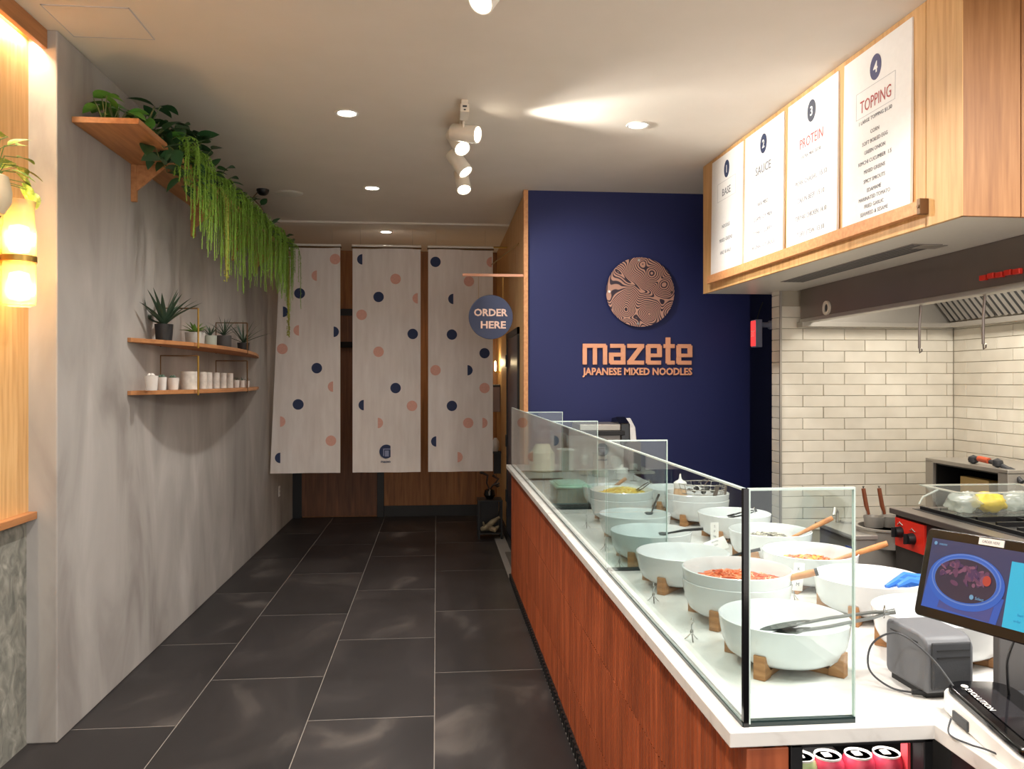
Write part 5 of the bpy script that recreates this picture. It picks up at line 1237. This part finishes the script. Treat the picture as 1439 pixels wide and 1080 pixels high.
for k, (x, y, lab) in enumerate(((2.452, 4.36, 'left noodle basket with an upright brown wooden handle'), (2.545, 4.36, 'right noodle basket with an upright brown wooden handle'))):
    b = thing('noodle_basket', lab, 'basket', (x, y, .79), 0, 'noodle baskets in the boiler')
    m = MB().m(STEEL); m.lathe([(.05, 0), (.052, .03), (.056, .06), (.054, .06), (.048, .004), (0, .0)], 20); m.tube([(-.04, 0, .058), (-.045, .0, .09)], .003, 6); obj('strainer', m, b, local=True)
    m = MB().m(mat('brown_handle', (116, 62, 36), .5)); m.tube([(-.03, 0, .07), (-.045, 0, .12), (-.062, 0, .215)], [.008, .012, .011], 9); obj('handle', m, b, local=True)
    m = MB().m(CHROME); m.tube([(-.062, 0, .214), (-.066, 0, .228), (-.058, 0, .228)], .003, 6, True); obj('ring', m, b, local=True)
t = thing('pot_faucet', 'small steel tap and lid at the far corner of the boiler', 'tap', (2.36, 4.60, .776))
m = MB().m(STEEL); m.tube([(0, 0, 0), (0, 0, .06), (-.03, -.03, .085), (-.05, -.06, .05)], .010, 8); m.lathe([(0, 0), (.05, 0), (.05, .012), (.02, .022), (0, .024)], 20, Matrix.Translation((.06, -.02, 0))); obj('spout', m, t, local=True)

t = thing('gas_range', 'black steel gas range with a red control panel', 'range', (2.42, 3.6, 0))
m = MB().m(mat('range_steel', (78, 74, 72), .35, .7)); m.box(2.45, 3.45, 2.75, 4.14, 0, .90); obj('body', m, t, smooth=0, bevel=.004)
m = MB().m(STEELD); m.prism([(2.425, 4.16), (2.45, 4.16), (3.45, 4.16), (3.45, 2.75), (2.425, 2.75)], .90, .93, 'z'); obj('top_rim', m, t, smooth=0, bevel=.004)
m = MB().m(RED); m.box(2.435, 2.449, 3.86, 4.12, .735, .885); rpn = obj('control_panel', m, t, smooth=0, bevel=.002)
for y, z in ((4.065, .815), (3.955, .80)):
    m = MB().m(BLACK); m.cyl((2.434, y, z), (2.40, y, z), .030, .026, 20); m.box(2.385, 2.402, y-.006, y+.006, z-.026, z+.026); obj('knob', m, rpn, smooth=30)
    m = MB().m(CHROME); m.tube([(2.432, y+.026, z+.036), (2.428, y, z+.052), (2.432, y-.024, z+.038)], .003, 6); obj('pilot_wire', m, rpn)
m = MB().m(BLACK)
for k in range(9): m.box(2.60, 3.30, 2.85+k*.14, 2.865+k*.14, .932, .952)
for x in (2.55, 2.80, 3.05, 3.30): m.box(x, x+.015, 2.82, 4.08, .930, .948)
obj('grate', m, t, smooth=0)
m = MB().m(BLACK); m.box(2.52, 3.38, 2.80, 4.10, .929, .9315); obj('burner_tray', m, t, smooth=0)
# transparent tub with bagged noodles
t = thing('clear_food_tub', 'clear plastic tub with a flared rim on the range holding bagged noodles', 'container', (2.74, 3.80, .953))
m = MB().m(CLEAR)
def frust(w0, d0, w1, d1, h, th=.003):
    for s_ in (0, 1):
        a = [(-w0, -d0, 0), (w0, -d0, 0), (w0, d0, 0), (-w0, d0, 0)]; b = [(-w1, -d1, h), (w1, -d1, h), (w1, d1, h), (-w1, d1, h)]
    m.add(a+b, [(0, 1, 5, 4), (1, 2, 6, 5), (2, 3, 7, 6), (3, 0, 4, 7), (3, 2, 1, 0)])
frust(.20, .10, .245, .14, .12); m.m(HAZEP); m.box(-.27, .27, -.165, -.14, .12, .125); m.box(-.27, .27, .14, .165, .12, .125); m.box(-.27, -.245, -.165, .165, .12, .125); m.box(.245, .27, -.165, .165, .12, .125)
m.tube([(-.27, 0, .12), (-.35, 0, .085), (-.37, 0, .05)], .005, 6)
obj('tub', m, t, local=True, smooth=0)
YEL = mat('noodle_yellow', (224, 196, 62), .5, var=.2, bscale=90); BAG = HAZEP
def bag(x, y, s_, mt, label):
    m = MB().m(mt); N = 12; vs_ = []; fs = []
    for i in range(N+1):
        for j in range(N*2):
            th = pi*i/N; ph = 2*pi*j/(N*2); rr = 1+.34*noise.noise(Vector((cos(ph)*2.6*sin(th), sin(ph)*2.6*sin(th), cos(th)*2.6+x*9)))+.14*noise.noise(Vector((cos(ph)*7*sin(th), sin(ph)*7*sin(th), cos(th)*7+x*5)))
            vs_.append((.085*s_*sin(th)*cos(ph)*rr, .07*s_*sin(th)*sin(ph)*rr, .052+.05*s_*cos(th)*rr))
    for i in range(N):
        for j in range(N*2): a = i*2*N+j; b = i*2*N+(j+1) % (2*N); fs.append((a, b, b+2*N, a+2*N))
    m.add(vs_, fs); solo('noodle_bag', m, label, 'bag', (x, y, .956), 'bags in the clear tub', smooth=80)
bag(2.60, 3.80, 1.0, HAZEP, 'pale cloudy bag at the left of the clear tub'); bag(2.73, 3.79, .98, YEL, 'yellow noodle bag in the middle of the clear tub'); bag(2.88, 3.80, 1.0, HAZEP, 'whitish bag at the right of the clear tub')
# low open steel oven behind
t = thing('toaster_oven', 'low open fronted steel salamander oven behind the clear tub', 'oven', (3.2, 4.6, .95))
m = MB().m(STEEL); m.box(3.15, 3.60, 4.90, 4.98, .80, 1.10); m.box(3.15, 3.60, 4.22, 4.30, .80, 1.10); m.box(3.15, 3.60, 4.22, 4.98, 1.09, 1.115); m.box(3.58, 3.60, 4.22, 4.98, .92, 1.10); obj('casing', m, t, smooth=0, bevel=.003)
m = MB().m(BLACK); m.box(3.56, 3.575, 4.30, 4.90, .81, 1.088); m.box(3.17, 3.57, 4.30, 4.31, .81, 1.088); m.box(3.17, 3.57, 4.89, 4.90, .81, 1.088); m.box(3.17, 3.57, 4.30, 4.90, 1.080, 1.088); m.box(3.17, 3.57, 4.30, 4.90, .81, .82); obj('cavity', m, t, smooth=0)
m = MB().m(mat('tray_tan', (196, 168, 104), .5)); m.box(3.24, 3.30, 4.50, 4.76, .92, 1.02); obj('tray', m, t, smooth=0)
m = MB().m(STEEL); m.box(3.12, 3.68, 4.18, 5.0, .0, .80); tag(obj('steel_table', m, smooth=0, bevel=.003), 'stainless steel table carrying the oven behind the range', 'table')
t = thing('gas_hose', 'black and orange hose assembly lying on top of the oven', 'hose', (3.2, 4.5, 1.13))
m = MB().m(DARK)
pts = [(0, .10, .01), (0, .04, .02), (.01, -.12, .005), (.01, -.22, -.02), (.02, -.30, -.08)]; m.tube(pts, [.014, .014, .013, .014, .014], 9)
for p in ((0, .08, .01), (.0, -.13, .01), (.01, -.22, -.03)): m.lathe([(0, -.028), (.026, -.016), (.03, 0), (.026, .016), (0, .028)], 14, Matrix.Translation(p))
obj('hose', m, t, local=True)
m = MB().m(mat('orange_grip', (206, 92, 58), .45)); m.tube([(0, .03, .02), (0, -.06, .015)], .017, 10); obj('grip', m, t, local=True)
